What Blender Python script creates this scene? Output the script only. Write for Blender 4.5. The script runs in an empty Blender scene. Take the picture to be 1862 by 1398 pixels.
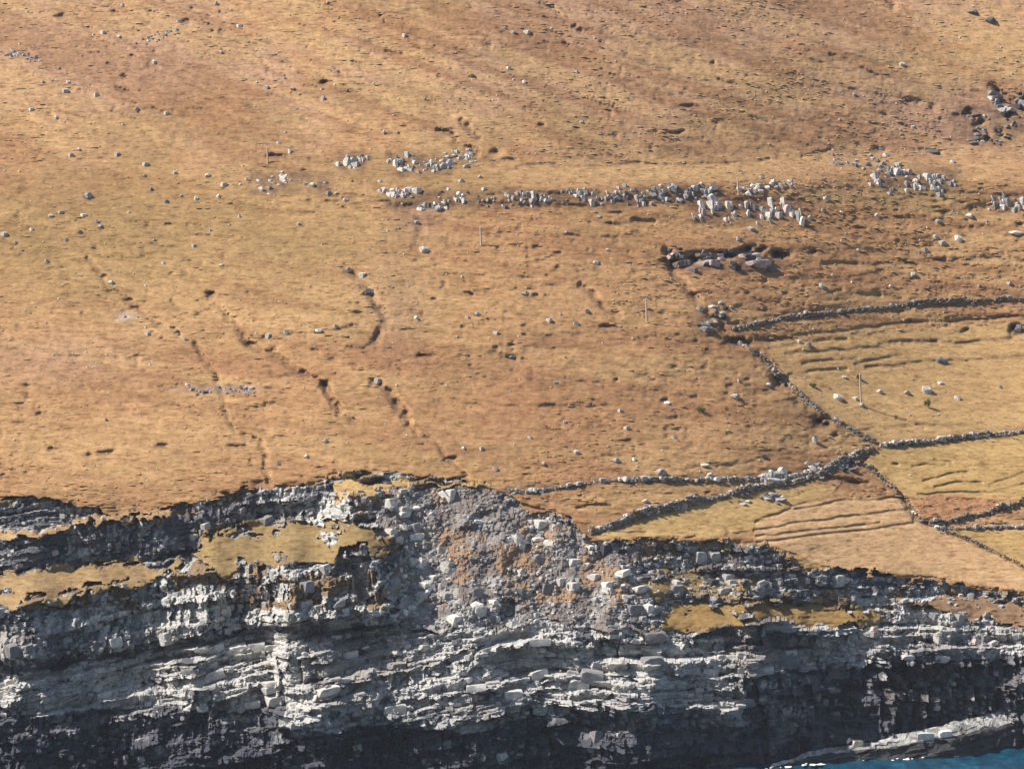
import bpy, bmesh, math, random
import numpy as np
from mathutils import Vector

# ------------------------------------------------------------------ camera, sky, sun, exposure
SC = bpy.context.scene
HC, PITCH, F = 160.0, math.radians(4.32), 12000.0      # camera height, downward pitch, focal length in photo pixels
CU, CV = 931.0, 699.0
cam_d = bpy.data.cameras.new('camera')
cam_d.sensor_width = 36.0
cam_d.lens = 36.0 * F / 1862.0
cam_d.clip_start, cam_d.clip_end = 1.0, 20000.0
cam = bpy.data.objects.new('camera', cam_d)
SC.collection.objects.link(cam)
cam.location = (0, 0, HC)
cam.rotation_euler = (math.pi / 2 - PITCH, 0, 0)
SC.camera = cam

SUN_EL, SUN_BACK = math.radians(47), math.radians(-7)     # sun high on the left, only grazing the faces turned to the sea
SUN_DIR = Vector((-math.cos(SUN_EL) * math.cos(SUN_BACK), math.cos(SUN_EL) * math.sin(SUN_BACK), math.sin(SUN_EL)))
world = bpy.data.worlds.new('World'); SC.world = world; world.use_nodes = True
wn = world.node_tree.nodes; wl = world.node_tree.links
sky = wn.new('ShaderNodeTexSky'); sky.sky_type = 'NISHITA'; sky.sun_disc = False
sky.sun_elevation = SUN_EL
sky.sun_rotation = math.atan2(SUN_DIR.x, SUN_DIR.y)
wl.new(sky.outputs[0], wn['Background'].inputs[0])
wn['Background'].inputs[1].default_value = 0.08
sun_d = bpy.data.lights.new('sun', 'SUN'); sun_d.energy = 5.0; sun_d.angle = math.radians(0.5); sun_d.color = (1.0, 0.95, 0.87)
sun = bpy.data.objects.new('sun', sun_d); SC.collection.objects.link(sun)
sun.rotation_euler = SUN_DIR.to_track_quat('Z', 'Y').to_euler()
vs = SC.view_settings
vs.view_transform = 'Standard'; vs.look = 'None'; vs.gamma = 1.0; vs.exposure = 0.63; vs.use_curve_mapping = False

C = SC.collection
rng = np.random.default_rng(7)
random.seed(7)

# ------------------------------------------------------------------ small helpers
TAB = np.random.default_rng(3).random((256, 256)).astype(np.float32)
def lat(ix, iy, s=0):
    return TAB[(ix + s * 37) & 255, (iy + s * 91) & 255]
def vnoise(x, y, s=0):
    x = np.asarray(x, np.float32); y = np.asarray(y, np.float32)
    ix = np.floor(x).astype(np.int32); iy = np.floor(y).astype(np.int32)
    fx = x - ix; fy = y - iy
    fx = fx * fx * (3 - 2 * fx); fy = fy * fy * (3 - 2 * fy)
    a = lat(ix, iy, s); b = lat(ix + 1, iy, s); c = lat(ix, iy + 1, s); d = lat(ix + 1, iy + 1, s)
    return (a + (b - a) * fx) * (1 - fy) + (c + (d - c) * fx) * fy
def fbm(x, y, s=0, n=4):
    r = 0; a = 0.5; t = 0
    for k in range(n):
        r = r + a * vnoise(x, y, s + k); t += a
        x = x * 2.03 + 11.3; y = y * 2.03 + 5.7; a *= 0.5
    return r / t
def sstep(a, b, v):
    t = np.clip((v - a) / (b - a), 0, 1); return t * t * (3 - 2 * t)

def project(X, Y, Z):
    d = Y * math.cos(PITCH) - (Z - HC) * math.sin(PITCH)
    up = Y * math.sin(PITCH) + (Z - HC) * math.cos(PITCH)
    return CU + F * X / d, CV - F * up / d

def inpoly(U, V, poly):
    p = np.array(poly, float); out = np.zeros(U.shape, bool)
    m = (U >= p[:, 0].min()) & (U <= p[:, 0].max()) & (V >= p[:, 1].min()) & (V <= p[:, 1].max())
    if not m.any(): return out
    u = U[m]; v = V[m]; r = np.zeros(u.shape, bool)
    n = len(p)
    for i in range(n):
        x0, y0 = p[i]; x1, y1 = p[(i + 1) % n]
        if y0 == y1: continue
        c = ((y0 > v) != (y1 > v)) & (u < (x1 - x0) * (v - y0) / (y1 - y0) + x0)
        r ^= c
    out[m] = r
    return out

def polydist(U, V, line, pad):
    p = np.array(line, float)
    D = np.full(U.shape, 1e9, np.float32)
    m = (U >= p[:, 0].min() - pad) & (U <= p[:, 0].max() + pad) & (V >= p[:, 1].min() - pad) & (V <= p[:, 1].max() + pad)
    if not m.any(): return D
    u = U[m]; v = V[m]; d = np.full(u.shape, 1e9)
    for i in range(len(p) - 1):
        a = p[i]; b = p[i + 1]; ab = b - a
        t = np.clip(((u - a[0]) * ab[0] + (v - a[1]) * ab[1]) / max(ab @ ab, 1e-6), 0, 1)
        d = np.minimum(d, np.hypot(u - a[0] - t * ab[0], v - a[1] - t * ab[1]))
    D[m] = d
    return D

def link(o, parent=None):
    C.objects.link(o)
    if parent is not None: o.parent = parent
    return o
def tag(o, label=None, cat=None, group=None, kind=None):
    if label: o['label'] = label
    if cat: o['category'] = cat
    if group: o['group'] = group
    if kind: o['kind'] = kind
    return o
def np_mesh(name, verts, faces, mat, cols=None, smooth=False):
    verts = np.asarray(verts, np.float32); faces = np.asarray(faces, np.int32)
    k = faces.shape[1]
    me = bpy.data.meshes.new(name)
    me.vertices.add(len(verts)); me.vertices.foreach_set('co', verts.ravel())
    me.loops.add(faces.size); me.loops.foreach_set('vertex_index', faces.ravel())
    me.polygons.add(len(faces)); me.polygons.foreach_set('loop_start', np.arange(0, faces.size, k, dtype=np.int32))
    me.polygons.foreach_set('use_smooth', np.full(len(faces), smooth))
    if cols is not None:
        at = me.attributes.new('tint', 'FLOAT_COLOR', 'POINT')
        c4 = np.ones((len(verts), 4), np.float32); c4[:, :3] = cols
        at.data.foreach_set('color', c4.ravel())
    me.update(calc_edges=True)
    me.materials.append(mat)
    return me
def np_obj(name, verts, faces, mat, cols=None, smooth=False, parent=None):
    return link(bpy.data.objects.new(name, np_mesh(name, verts, faces, mat, cols, smooth)), parent)

# ------------------------------------------------------------------ materials
def new_mat(name, rough=0.9, spec=0.2):
    m = bpy.data.materials.new(name); m.use_nodes = True
    nt = m.node_tree; b = nt.nodes['Principled BSDF']
    b.inputs['Roughness'].default_value = rough
    b.inputs['Specular IOR Level'].default_value = spec
    return m, nt, b
def ramp(nt, fac, stops):
    r = nt.nodes.new('ShaderNodeValToRGB'); nt.links.new(fac, r.inputs[0])
    while len(r.color_ramp.elements) < len(stops): r.color_ramp.elements.new(0.5)
    for e, (p, c) in zip(r.color_ramp.elements, stops):
        e.position = p; e.color = (*c, 1) if len(c) == 3 else c
    return r.outputs[0]
def noise(nt, scale, detail=6, rough=0.6, mapping=None):
    tc = nt.nodes.new('ShaderNodeTexCoord'); n = nt.nodes.new('ShaderNodeTexNoise')
    n.inputs['Scale'].default_value = scale; n.inputs['Detail'].default_value = detail; n.inputs['Roughness'].default_value = rough
    src = tc.outputs['Object']
    if mapping:
        mp = nt.nodes.new('ShaderNodeMapping'); nt.links.new(src, mp.inputs[0])
        mp.inputs['Scale'].default_value = mapping[0]; mp.inputs['Rotation'].default_value = mapping[1]
        src = mp.outputs[0]
    nt.links.new(src, n.inputs['Vector'])
    return n.outputs['Fac']
def mul(nt, a, b, fac=1.0, mode='MULTIPLY'):
    mx = nt.nodes.new('ShaderNodeMix'); mx.data_type = 'RGBA'; mx.blend_type = mode; mx.inputs[0].default_value = fac
    nt.links.new(a, mx.inputs[6]); nt.links.new(b, mx.inputs[7]); return mx.outputs[2]
def bump(nt, b, h, strength, dist):
    bp = nt.nodes.new('ShaderNodeBump'); bp.inputs['Strength'].default_value = strength; bp.inputs['Distance'].default_value = dist
    nt.links.new(h, bp.inputs['Height']); nt.links.new(bp.outputs[0], b.inputs['Normal'])
def attr(nt, name='tint'):
    a = nt.nodes.new('ShaderNodeAttribute'); a.attribute_name = name; return a.outputs['Color']

def grass_mat():
    m, nt, b = new_mat('dry_grass', 1.0, 0.05)
    n1 = noise(nt, 1.0, 7, 0.62, ((0.30, 0.30, 1.25), (0, 0.16, 0)))
    n2 = noise(nt, 3.2, 4, 0.7, ((0.5, 0.5, 1.4), (0, 0, 0)))
    c = mul(nt, attr(nt), ramp(nt, n1, [(0.28, (0.74, 0.69, 0.65)), (0.5, (1, 1, 1)), (0.72, (1.2, 1.18, 1.15))]))
    c = mul(nt, c, ramp(nt, n2, [(0.3, (0.84, 0.81, 0.78)), (0.55, (1, 1, 1)), (0.75, (1.12, 1.1, 1.08))]))
    n3 = noise(nt, 1.0, 3, 0.55, ((0.42, 0.42, 2.3), (0, 0.14, 0)))
    c = mul(nt, c, ramp(nt, n3, [(0.33, (0.68, 0.62, 0.58)), (0.43, (0.98, 0.97, 0.96)), (0.58, (1.02, 1.02, 1.02)), (0.68, (1.2, 1.18, 1.14))]))
    n4 = noise(nt, 1.0, 2, 0.5, ((1.1, 1.1, 4.2), (0, 0.1, 0)))
    c = mul(nt, c, ramp(nt, n4, [(0.30, (0.68, 0.62, 0.58)), (0.42, (1, 1, 1)), (0.62, (1, 1, 1)), (0.70, (1.22, 1.2, 1.16))]))
    nt.links.new(c, b.inputs['Base Color'])
    bump(nt, b, n3, 0.5, 0.3)
    return m
def rock_mat(name, use_attr=True, base=(0.3, 0.29, 0.28), sc=1.0):
    m, nt, b = new_mat(name, 0.92, 0.15)
    n1 = noise(nt, 0.9 * sc, 8, 0.7)
    n2 = noise(nt, 4.0 * sc, 5, 0.7)
    if use_attr: col = attr(nt)
    else:
        oi = nt.nodes.new('ShaderNodeObjectInfo')
        col = mul(nt, oi.outputs['Color'], ramp(nt, oi.outputs['Random'], [(0, (0.72, 0.70, 0.68)), (0.6, (1, 0.99, 0.97)), (1, (1.2, 1.18, 1.15))]))
    c = mul(nt, col, ramp(nt, n1, [(0.3, (0.62, 0.6, 0.6)), (0.5, (1, 1, 1)), (0.7, (1.3, 1.28, 1.24))]))
    c = mul(nt, c, ramp(nt, n2, [(0.3, (0.7, 0.68, 0.66)), (0.55, (1, 1, 1)), (0.75, (1.2, 1.2, 1.18))]))
    nt.links.new(c, b.inputs['Base Color'])
    bump(nt, b, n1, 0.4, 0.3)
    return m
M_GRASS = grass_mat()
M_CLIFF = rock_mat('basalt_cliff')
M_STONE = rock_mat('loose_stone', False, sc=2.0)
M_STONES = rock_mat('stone_rubble', True, sc=2.0)

# ------------------------------------------------------------------ terrain layout (traced outlines become ground on the hill)
P_CLIFFTOP = [(-400, 905), (0, 905), (60, 903), (110, 912), (230, 935), (300, 925), (400, 900), (470, 885), (560, 880), (600, 862), (650, 852), (720, 862), (770, 868),
              (850, 872), (905, 890), (960, 930), (1040, 945), (1070, 985), (1180, 978), (1240, 985), (1300, 978), (1390, 990), (1440, 1005), (1475, 1038),
              (1560, 1040), (1640, 1047), (1760, 1066), (1862, 1080), (2300, 1090)]
P_ROCK = P_CLIFFTOP + [(2300, 3000), (-400, 3000)]
G_L1 = [(-400, 1060), (0, 1048), (100, 1036), (180, 1026), (240, 1018), (295, 1034), (272, 1062), (200, 1068), (150, 1072), (120, 1095), (60, 1088), (30, 1105), (0, 1110), (-400, 1120)]
G_L2 = [(385, 962), (480, 960), (560, 948), (640, 948), (690, 955), (702, 975), (712, 1000), (700, 1018), (684, 1016), (672, 1000), (632, 1000), (600, 1030), (520, 1030), (470, 1040), (400, 1040), (320, 1045), (290, 1040), (340, 1018), (375, 1000)]
G_L3 = [(0, 970), (60, 960), (150, 942), (260, 930), (330, 925), (300, 938), (210, 944), (120, 962), (40, 978), (-60, 982)]
G_R1 = [(1175, 1128), (1230, 1105), (1290, 1092), (1400, 1088), (1465, 1093), (1540, 1110), (1615, 1112), (1600, 1128), (1500, 1135), (1385, 1128), (1310, 1140), (1262, 1155), (1225, 1148)]
G_R2 = [(1140, 1060), (1200, 1030), (1270, 1050), (1330, 1045), (1400, 1062), (1330, 1075), (1230, 1075), (1160, 1085)]
G_R3 = [(1620, 1090), (1720, 1085), (1862, 1085), (2300, 1095), (2300, 1150), (1862, 1145), (1800, 1130), (1690, 1105)]
G_C1 = [(600, 880), (700, 875), (760, 880), (900, 876), (905, 884), (830, 884), (770, 890), (690, 900), (610, 905)]
D_UL = [(-400, 1000), (0, 985), (60, 978), (130, 960), (240, 940), (320, 936), (420, 918), (470, 912), (560, 912), (600, 930), (545, 945), (480, 957), (385, 960), (360, 998), (240, 1015), (150, 1026), (0, 1046), (-400, 1060)]
L_B1 = [(-400, 1120), (0, 1112), (60, 1092), (160, 1070), (300, 1048), (500, 1036), (600, 1034), (690, 1030), (715, 1060), (700, 1126), (500, 1128), (430, 1148), (280, 1178), (150, 1188), (0, 1198), (-400, 1230)]
D_B1 = [(-400, 1230), (0, 1194), (150, 1184), (280, 1174), (440, 1140), (520, 1124), (620, 1118), (730, 1118), (718, 1148), (560, 1152), (450, 1160), (380, 1162), (290, 1194), (180, 1200), (0, 1226), (-400, 1250)]
L_B2 = [(-400, 1280), (0, 1230), (190, 1198), (330, 1178), (500, 1150), (720, 1142), (860, 1140), (1000, 1130), (1180, 1140), (1240, 1165), (1270, 1186), (1380, 1180), (1480, 1180), (1520, 1192),
        (1862, 1165), (2300, 1160), (2300, 1185), (1862, 1190), (1700, 1200), (1500, 1216), (1370, 1225), (1345, 1300), (1250, 1280), (1120, 1275), (1050, 1280), (960, 1300), (850, 1335), (740, 1310), (620, 1320), (500, 1322), (520, 1270), (430, 1300), (300, 1285), (180, 1290), (0, 1305), (-400, 1320)]
LIP = [(0, 1275), (180, 1255), (300, 1242), (430, 1272), (520, 1300), (620, 1320), (740, 1312), (850, 1335), (960, 1302), (1050, 1282), (1250, 1284), (1345, 1302), (1370, 1228), (1500, 1218), (1700, 1202), (1862, 1192),
       (1862, 1216), (1700, 1226), (1500, 1246), (1380, 1260), (1350, 1330), (1250, 1310), (1050, 1308), (960, 1330), (850, 1360), (740, 1338), (620, 1345), (500, 1330), (420, 1296), (300, 1266), (180, 1280), (0, 1300)]
T_SC = [(690, 885), (760, 890), (900, 884), (960, 930), (1040, 950), (1075, 985), (1150, 985), (1165, 1080), (1230, 1110), (1175, 1128), (1225, 1150), (1240, 1165), (1180, 1140), (1000, 1135), (860, 1142), (720, 1140), (712, 1060), (745, 1005), (712, 975), (690, 940)]
L_R1 = [(1480, 1190), (1505, 1152), (1560, 1138), (1640, 1112), (1690, 1108), (1800, 1130), (1862, 1145), (2300, 1150), (2300, 1170), (1862, 1170), (1700, 1172), (1520, 1200)]
D_R1 = [(1255, 1158), (1300, 1145), (1385, 1132), (1490, 1142), (1480, 1178), (1380, 1180), (1275, 1186)]
HOLES = [([(618, 995), (668, 985), (676, 1060), (682, 1100), (650, 1100), (640, 1050), (600, 1045)], 5.0), ([(488, 1060), (527, 1060), (527, 1098), (486, 1098)], 3.0),
         ([(906, 1088), (935, 1090), (935, 1125), (905, 1128)], 3.0), ([(1255, 1158), (1330, 1138), (1390, 1135), (1385, 1170), (1275, 1186)], 3.0),
         ([(1352, 1226), (1366, 1230), (1392, 1300), (1398, 1372), (1366, 1370), (1360, 1290)], 2.6), ([(183, 1290), (200, 1300), (205, 1398), (170, 1398)], 3.0), ([(350, 1255), (385, 1258), (380, 1340), (335, 1350)], 2.5),
         ([(500, 1195), (550, 1200), (545, 1290), (510, 1290)], 2.5), ([(620, 1320), (760, 1325), (740, 1398), (620, 1398)], 2.5), ([(1075, 1165), (1130, 1160), (1125, 1200), (1085, 1200)], 2.0),
         ([(715, 1225), (745, 1225), (742, 1250), (712, 1252)], 2.0), ([(800, 1205), (830, 1190), (880, 1175), (850, 1215)], 2.0), ([(955, 1290), (1060, 1280), (1110, 1290), (1090, 1398), (950, 1398)], 2.0),
         ([(1620, 1195), (1650, 1190), (1650, 1225), (1620, 1225)], 2.5), ([(1395, 1150), (1490, 1150), (1480, 1180), (1400, 1178)], 2.5), ([(465, 915), (560, 918), (540, 945), (470, 955)], 2.0)]
# fields below and right of the walls
F_1 = [(1385, 625), (1500, 612), (1862, 585), (2300, 560), (2300, 770), (1862, 783), (1740, 795), (1600, 805), (1510, 755), (1440, 700)]
F_2 = [(1590, 815), (1700, 805), (1862, 790), (2300, 780), (2300, 900), (1862, 905), (1700, 905), (1640, 900), (1600, 870), (1570, 845)]
F_3 = [(1080, 975), (1180, 940), (1300, 912), (1440, 885), (1530, 880), (1500, 905), (1420, 925), (1370, 960), (1300, 975), (1180, 975), (1110, 985)]
F_4 = [(1370, 985), (1375, 955), (1420, 928), (1510, 905), (1640, 905), (1670, 950), (1720, 968), (1862, 1035), (2300, 1060), (2300, 1085), (1862, 1072), (1640, 1042), (1500, 1030), (1440, 1003)]
F_5 = [(1730, 965), (1862, 962), (2300, 965), (2300, 1050), (1862, 1028), (1800, 998)]
FIELDS = [F_1, F_2, F_3, F_4, F_5]
# bench and outcrop band across the upper hill
BENCH = [(900, 310), (1000, 298), (1100, 300), (1250, 298), (1400, 292), (1520, 275), (1600, 268), (1700, 290), (2300, 300), (2300, 330), (1862, 325), (1600, 325), (1400, 322), (1180, 335), (950, 345), (880, 335)]
SCARPS = [[(700, 352), (760, 345), (900, 355), (1000, 342), (1200, 335), (1310, 332), (1310, 366), (1180, 372), (1000, 376), (800, 382), (710, 382)],
          [(1262, 365), (1330, 352), (1455, 362), (1450, 402), (1280, 400)], [(1580, 305), (1740, 310), (1735, 348), (1600, 340)], [(1805, 345), (2000, 350), (2000, 385), (1815, 378)],
          [(615, 275), (820, 278), (820, 318), (620, 312)], [(1212, 452), (1300, 450), (1400, 446), (1430, 462), (1400, 470), (1300, 478), (1255, 492), (1215, 490)]]

def steep(U, V):
    """run per unit of rise (cotangent of the slope) from the layout"""
    c = np.full(U.shape, 2.0)
    c = np.where(V < 295, 1.75, c)
    c = np.where(inpoly(U, V, BENCH), 3.6, c)
    for p in SCARPS: c = np.where(inpoly(U, V, p), 0.9, c)
    for p in FIELDS: c = np.where(inpoly(U, V, p), 2.7, c)
    rock = inpoly(U, V, P_ROCK)
    c = np.where(rock, 0.55, c)
    c = np.where(rock & (V > 1200), 0.28, c)
    for p, k in ((D_UL, 0.12), (L_B1, 0.35), (L_B2, 1.0), (T_SC, 1.25), (L_R1, 1.1), (D_R1, 0.1)):
        c = np.where(inpoly(U, V, p), k, c)
    c = np.where(inpoly(U, V, D_B1), -1.0, c)
    Sb = V + np.where(U < 980, 0.17 * (U - 980), -0.02 * (U - 980))
    bed = fbm(U * 0.006, Sb * 0.045, 141, 3)
    l2 = inpoly(U, V, L_B2) | inpoly(U, V, L_R1)
    c = np.where(l2 & (bed > 0.54), 0.0, c); c = np.where(l2 & (bed < 0.49), 1.6, c)
    low = rock & (V > 1230) & ~l2
    c = np.where(low & (fbm(U * 0.008, Sb * 0.05, 143, 3) > 0.53), 1.4, c)
    c = np.where(inpoly(U, V, LIP) & (fbm(U * 0.012, V * 0.012, 142, 2) > 0.42), -0.7, c)
    for p, _ in HOLES: c = np.where(inpoly(U, V, p), 0.0, c)
    for p in (G_L1, G_L2, G_L3, G_R1, G_R2, G_R3, G_C1): c = np.where(inpoly(U, V, p), 2.2, c)
    c = np.where(V > 1330, 0.12, c)
    return c, rock

# grid lines of the hill: fine where the photograph looks, stretching out beyond it
dx = 0.19
xs_in = np.arange(-119, 119.01, dx)
st = np.cumsum(dx * 1.09 ** np.arange(1, 60)); st = st[st < 420]
XS = np.concatenate([-119 - st[::-1], xs_in, xs_in[-1] + st])
zc = np.arange(-1.5, 52, 0.15); zs_in = np.arange(52, 172, 0.27)
sz = np.cumsum(0.27 * 1.08 ** np.arange(1, 60)); sz = sz[sz < 230]
ZS = np.concatenate([zc, zs_in, zs_in[-1] + sz])
XG, ZG = np.meshgrid(XS, ZS)

cx = XS[::5]; cx = np.append(cx, XS[-1]); cz = ZS[::3]; cz = np.append(cz, ZS[-1])
CX, CZ = np.meshgrid(cx, cz)
def shore(X): return 1184 + 4 * sstep(20, 50, X) + 18 * sstep(12, 55, X) + 16 * sstep(46, 100, X) + 3.0 * np.sin(X * 0.09 + 1.0) + 2.0 * np.sin(X * 0.23)
YB = shore(CX) + np.clip(CZ, 0, 50) * 0.6 + np.clip(CZ - 50, 0, 500) * 2.0
def blur(A, sig):
    n = int(3 * sig); kern = np.exp(-0.5 * (np.arange(-n, n + 1) / sig) ** 2); kern /= kern.sum()
    pad = np.pad(A, ((0, 0), (n, n)), mode='edge')
    return sum(kern[i] * pad[:, i:i + A.shape[1]] for i in range(2 * n + 1))
dz = np.diff(cz)[:, None]
for it in range(4):
    U, V = project(CX, YB, CZ)
    U = np.clip(U, -60, 1920) + 9 * (fbm(CX * 0.25, CZ * 0.25, 5) - 0.5) * 2
    V = np.clip(V, 5, 1420) + 7 * (fbm(CX * 0.2, CZ * 0.2, 15) - 0.5) * 2
    k, rk = steep(U, V)
    acc = lambda q: np.concatenate([np.zeros((1, q.shape[1])), np.cumsum(0.5 * (q[1:] + q[:-1]) * dz, 0)])
    fade = 1 - sstep(42, 125, CZ)
    smooth_hill = 1191 + 22 * sstep(0, 150, CX) * fade + blur(acc(np.where(rk, 0.62, k)), 28)     # the hill without its ledges
    top = np.argmax(~rk & (CZ > 20), 0); top = np.where(top == 0, len(cz) - 1, top)
    ys = blur(smooth_hill[top, np.arange(len(cx))][None], 4)[0]
    lack = blur(np.maximum(0, 23 - (ys - shore(cx)))[None], 16)[0]; smooth_hill = smooth_hill + lack[None] * fade; ys = ys + lack
    run = acc(np.where(rk, k, 0)); tot = run[-1]
    inrock = shore(CX) + run * (np.maximum(ys - shore(cx), 6) / np.maximum(tot, 1))[None]
    rows = np.arange(len(cz))[:, None]
    Y = np.where(rows <= top[None], inrock, smooth_hill)
    YB = blur(Y, 1.6)
def bil(A, gx, gz, X, Z):
    i = np.clip(np.searchsorted(gx, X) - 1, 0, len(gx) - 2); j = np.clip(np.searchsorted(gz, Z) - 1, 0, len(gz) - 2)
    fx = np.clip((X - gx[i]) / (gx[i + 1] - gx[i]), 0, 1); fz = np.clip((Z - gz[j]) / (gz[j + 1] - gz[j]), 0, 1)
    return (A[j, i] * (1 - fx) + A[j, i + 1] * fx) * (1 - fz) + (A[j + 1, i] * (1 - fx) + A[j + 1, i + 1] * fx) * fz
YG = bil(YB, cx, cz, XG, ZG)

# classes on the fine grid
U, V = project(XG, YG, ZG)
Uw = np.clip(U, -60, 1920) + 32 * (fbm(XG * 0.4, ZG * 0.4, 25, 5) - 0.5)
Vw = np.clip(V, 5, 1420) + 30 * (fbm(XG * 0.4, ZG * 0.5, 35, 5) - 0.5)
HILL, CLIFF, SCREE, LEDGE1, LEDGE2, LEDGE3, LEDGE4, LEDGE5, LEDGE6, LEDGE7, FIELD1, FIELD2, FIELD3, FIELD4, FIELD5 = range(15)
CL = np.zeros(U.shape, np.int8)
ffn = [inpoly(U + (Uw - U) * 0.3, V + (Vw - V) * 0.3, p) for p in FIELDS]
for i, m in enumerate(ffn): CL[m] = FIELD1 + i
rock = inpoly(Uw, Vw, P_ROCK); CL[rock] = CLIFF
Ul = Uw + 50 * (fbm(XG * 0.28, ZG * 0.35, 27, 5) - 0.5); Vl = Vw + 34 * (fbm(XG * 0.3, ZG * 0.4, 37, 5) - 0.5); lr = fbm(XG * 0.3, ZG * 0.8, 47, 4)
scree = inpoly(Ul + (Ul - Uw), Vl, T_SC) & rock; CL[scree] = SCREE
for i, p in enumerate((G_L1, G_L2, G_L3, G_R1, G_R2, G_R3, G_C1)): CL[inpoly(Ul, Vl, p) & (lr > 0.36)] = LEDGE1 + i
isrock = (CL == CLIFF)
lB1 = inpoly(Uw, Vw, L_B1); lB2 = inpoly(Uw, Vw, L_B2); lR1 = inpoly(Uw, Vw, L_R1); dUL = inpoly(Uw, Vw, D_UL)

# ---- relief of the rock: tilted beds cut into blocks by upright joints
def strata(X): return np.where(X < 5, 0.17 * (X - 5), -0.02 * (X - 5))
def blocks(X, S, seed, hm, wm, turn=0.5, tw=1.3, bedw=0.35):
    """one random bed-and-joint pattern: offset, twist and lean of each block as a relief in metres, and its random number"""
    r = np.random.default_rng(seed)
    th = hm * (0.35 + 1.3 * r.random(600)); cum = np.cumsum(th) - 150
    S2 = S + 1.1 * hm * (fbm(X * 0.09, S * 0.25, seed + 1, 3) - 0.5) + 0.25 * hm * (vnoise(X * 0.9, S * 0.9, seed + 6) - 0.5)
    i = np.clip(np.searchsorted(cum, S2.ravel()).reshape(S2.shape), 1, 599)
    w = (wm * (0.4 + 1.4 * r.random(600)))[i]
    q = (X + 0.9 * wm * (fbm(X * 0.5 / wm, S * 0.8, seed + 2, 3) - 0.5)) / w + (50 * r.random(600))[i]
    kx = np.floor(q).astype(np.int32); fx = q - kx; i = i.astype(np.int32)
    t = th[i]; fz = (S2 - cum[i - 1]) / t
    ra, rb, rc, rd = (lat(i, kx, seed + 50 + j) for j in range(4))
    rel = (ra - 0.5) * 0.85 + (fx - 0.5) * (rb - turn) * tw * np.minimum(w, 2.5) / hm * 0.6 + (fz - 0.5) * t / hm * (rc - 0.25) * 0.9 + bedw * (lat(i, i * 3, seed + 60) - 0.5)
    return rel * hm, rd, (fz - 0.5) * t
S = ZG - strata(XG)
bigA, rA, sA = blocks(XG, S, 41, 2.4, 6.0)
slab, rB, sB = blocks(XG, S, 42, 1.7, 4.6, 0.68, 1.5, 0.8)
colm, rC, sC = blocks(XG, S, 43, 1.9, 1.3, 0.85, 3.0)
small, rD, sD = blocks(XG, S, 44, 0.55, 0.9, 0.75, 2.2)
cotf = np.gradient(YG, axis=0) / np.gradient(ZG, axis=0)
cotf = np.clip(cotf, -0.3, 2.5)
fine = fbm(XG * 0.9, ZG * 1.2, 51, 4) - 0.5
upr = np.where(lB1 | dUL, 1.0, np.where(lB2, 0.4, np.where((V > 1200) & (U > 1450), 1.3, 0.6))) * sstep(0.30, 0.5, fbm(XG * 0.08, ZG * 0.12, 52, 3) + np.where(lB1, 0.2, 0))
yr = bigA * 0.8 - sA * cotf * 0.35 + (slab * 1.1 - sB * cotf * 0.9) * (1 - upr) + (colm * 0.75 - sC * cotf * 0.5) * upr + small * 0.38 + fine * 0.28
yr += (fbm(XG * 0.06, ZG * 0.05, 61, 3) - 0.5) * 4.5
yr *= np.where(lB2 | lB1 | lR1, 1.6, np.where(dUL, 1.0, np.where(V > 1200, 1.9, 1.35)))
YF = YG.copy()
YF = np.where(isrock, YF + yr, YF)
YF = np.where(scree, YF + (fbm(XG * 0.35, ZG * 0.4, 71, 5) - 0.5) * 4.8 + small * 0.6, YF)
for p, dpt in HOLES:
    m = inpoly(U + (Uw - U) * 0.5, V + (Vw - V) * 0.5, p)
    YF = np.where(m & (isrock | scree | (CL == LEDGE2)), YF + dpt, YF)
    CL[m & (CL == LEDGE2)] = CLIFF
# ---- relief of the grass
isg = ~(isrock | scree)
up = sstep(420, 180, V)
def turned(an): return XG * math.cos(an) - ZG * math.sin(an), ZG * math.cos(an) + XG * math.sin(an)
def grain(an, sd):
    x, z = turned(an)
    h = (fbm(x * 0.13, z * 0.75, sd, 4) - 0.5) * 1.5 + (fbm(x * 0.75, z * 2.0, sd + 5, 3) - 0.5) * 0.7
    a = vnoise(x * 0.26, z * 1.3, sd + 9); b_ = vnoise(x * 0.5, z * 2.0, sd + 11); br = vnoise(x * 1.1, z * 1.1, sd + 13)
    return h, (sstep(0.80, 0.97, a) * 0.8 + sstep(0.78, 0.97, b_) * 0.75) * (0.4 + 0.9 * br)
h0, d0 = grain(0.06, 82); h1, d1 = grain(0.30, 182)
hum = h0 + (h1 - h0) * up; dash = d0 + (d1 - d0) * up
big = (fbm(XG * 0.022, ZG * 0.05, 81, 3) - 0.5) * 5.0
dens = np.clip(2.4 * fbm(XG * 0.06, ZG * 0.10, 86, 3) - 0.55, 0.1, 1.3)
dash = dash * dens
field = (CL >= FIELD1)
fm = np.where(field, 0.35, 1.0)
YF = np.where((CL >= LEDGE1) & (CL <= LEDGE7), YF - 0.4 + 0.8 * (fbm(XG * 0.5, ZG * 1.1, 171, 4) - 0.5), YF)
YF = np.where(isg, YF + big + (hum + dash * 0.8) * fm, YF)
soil = np.where(isg, dash * 0.30 * fm, 0)  # soil tint in the dashes stands in for shade under small terrace edges

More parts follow.
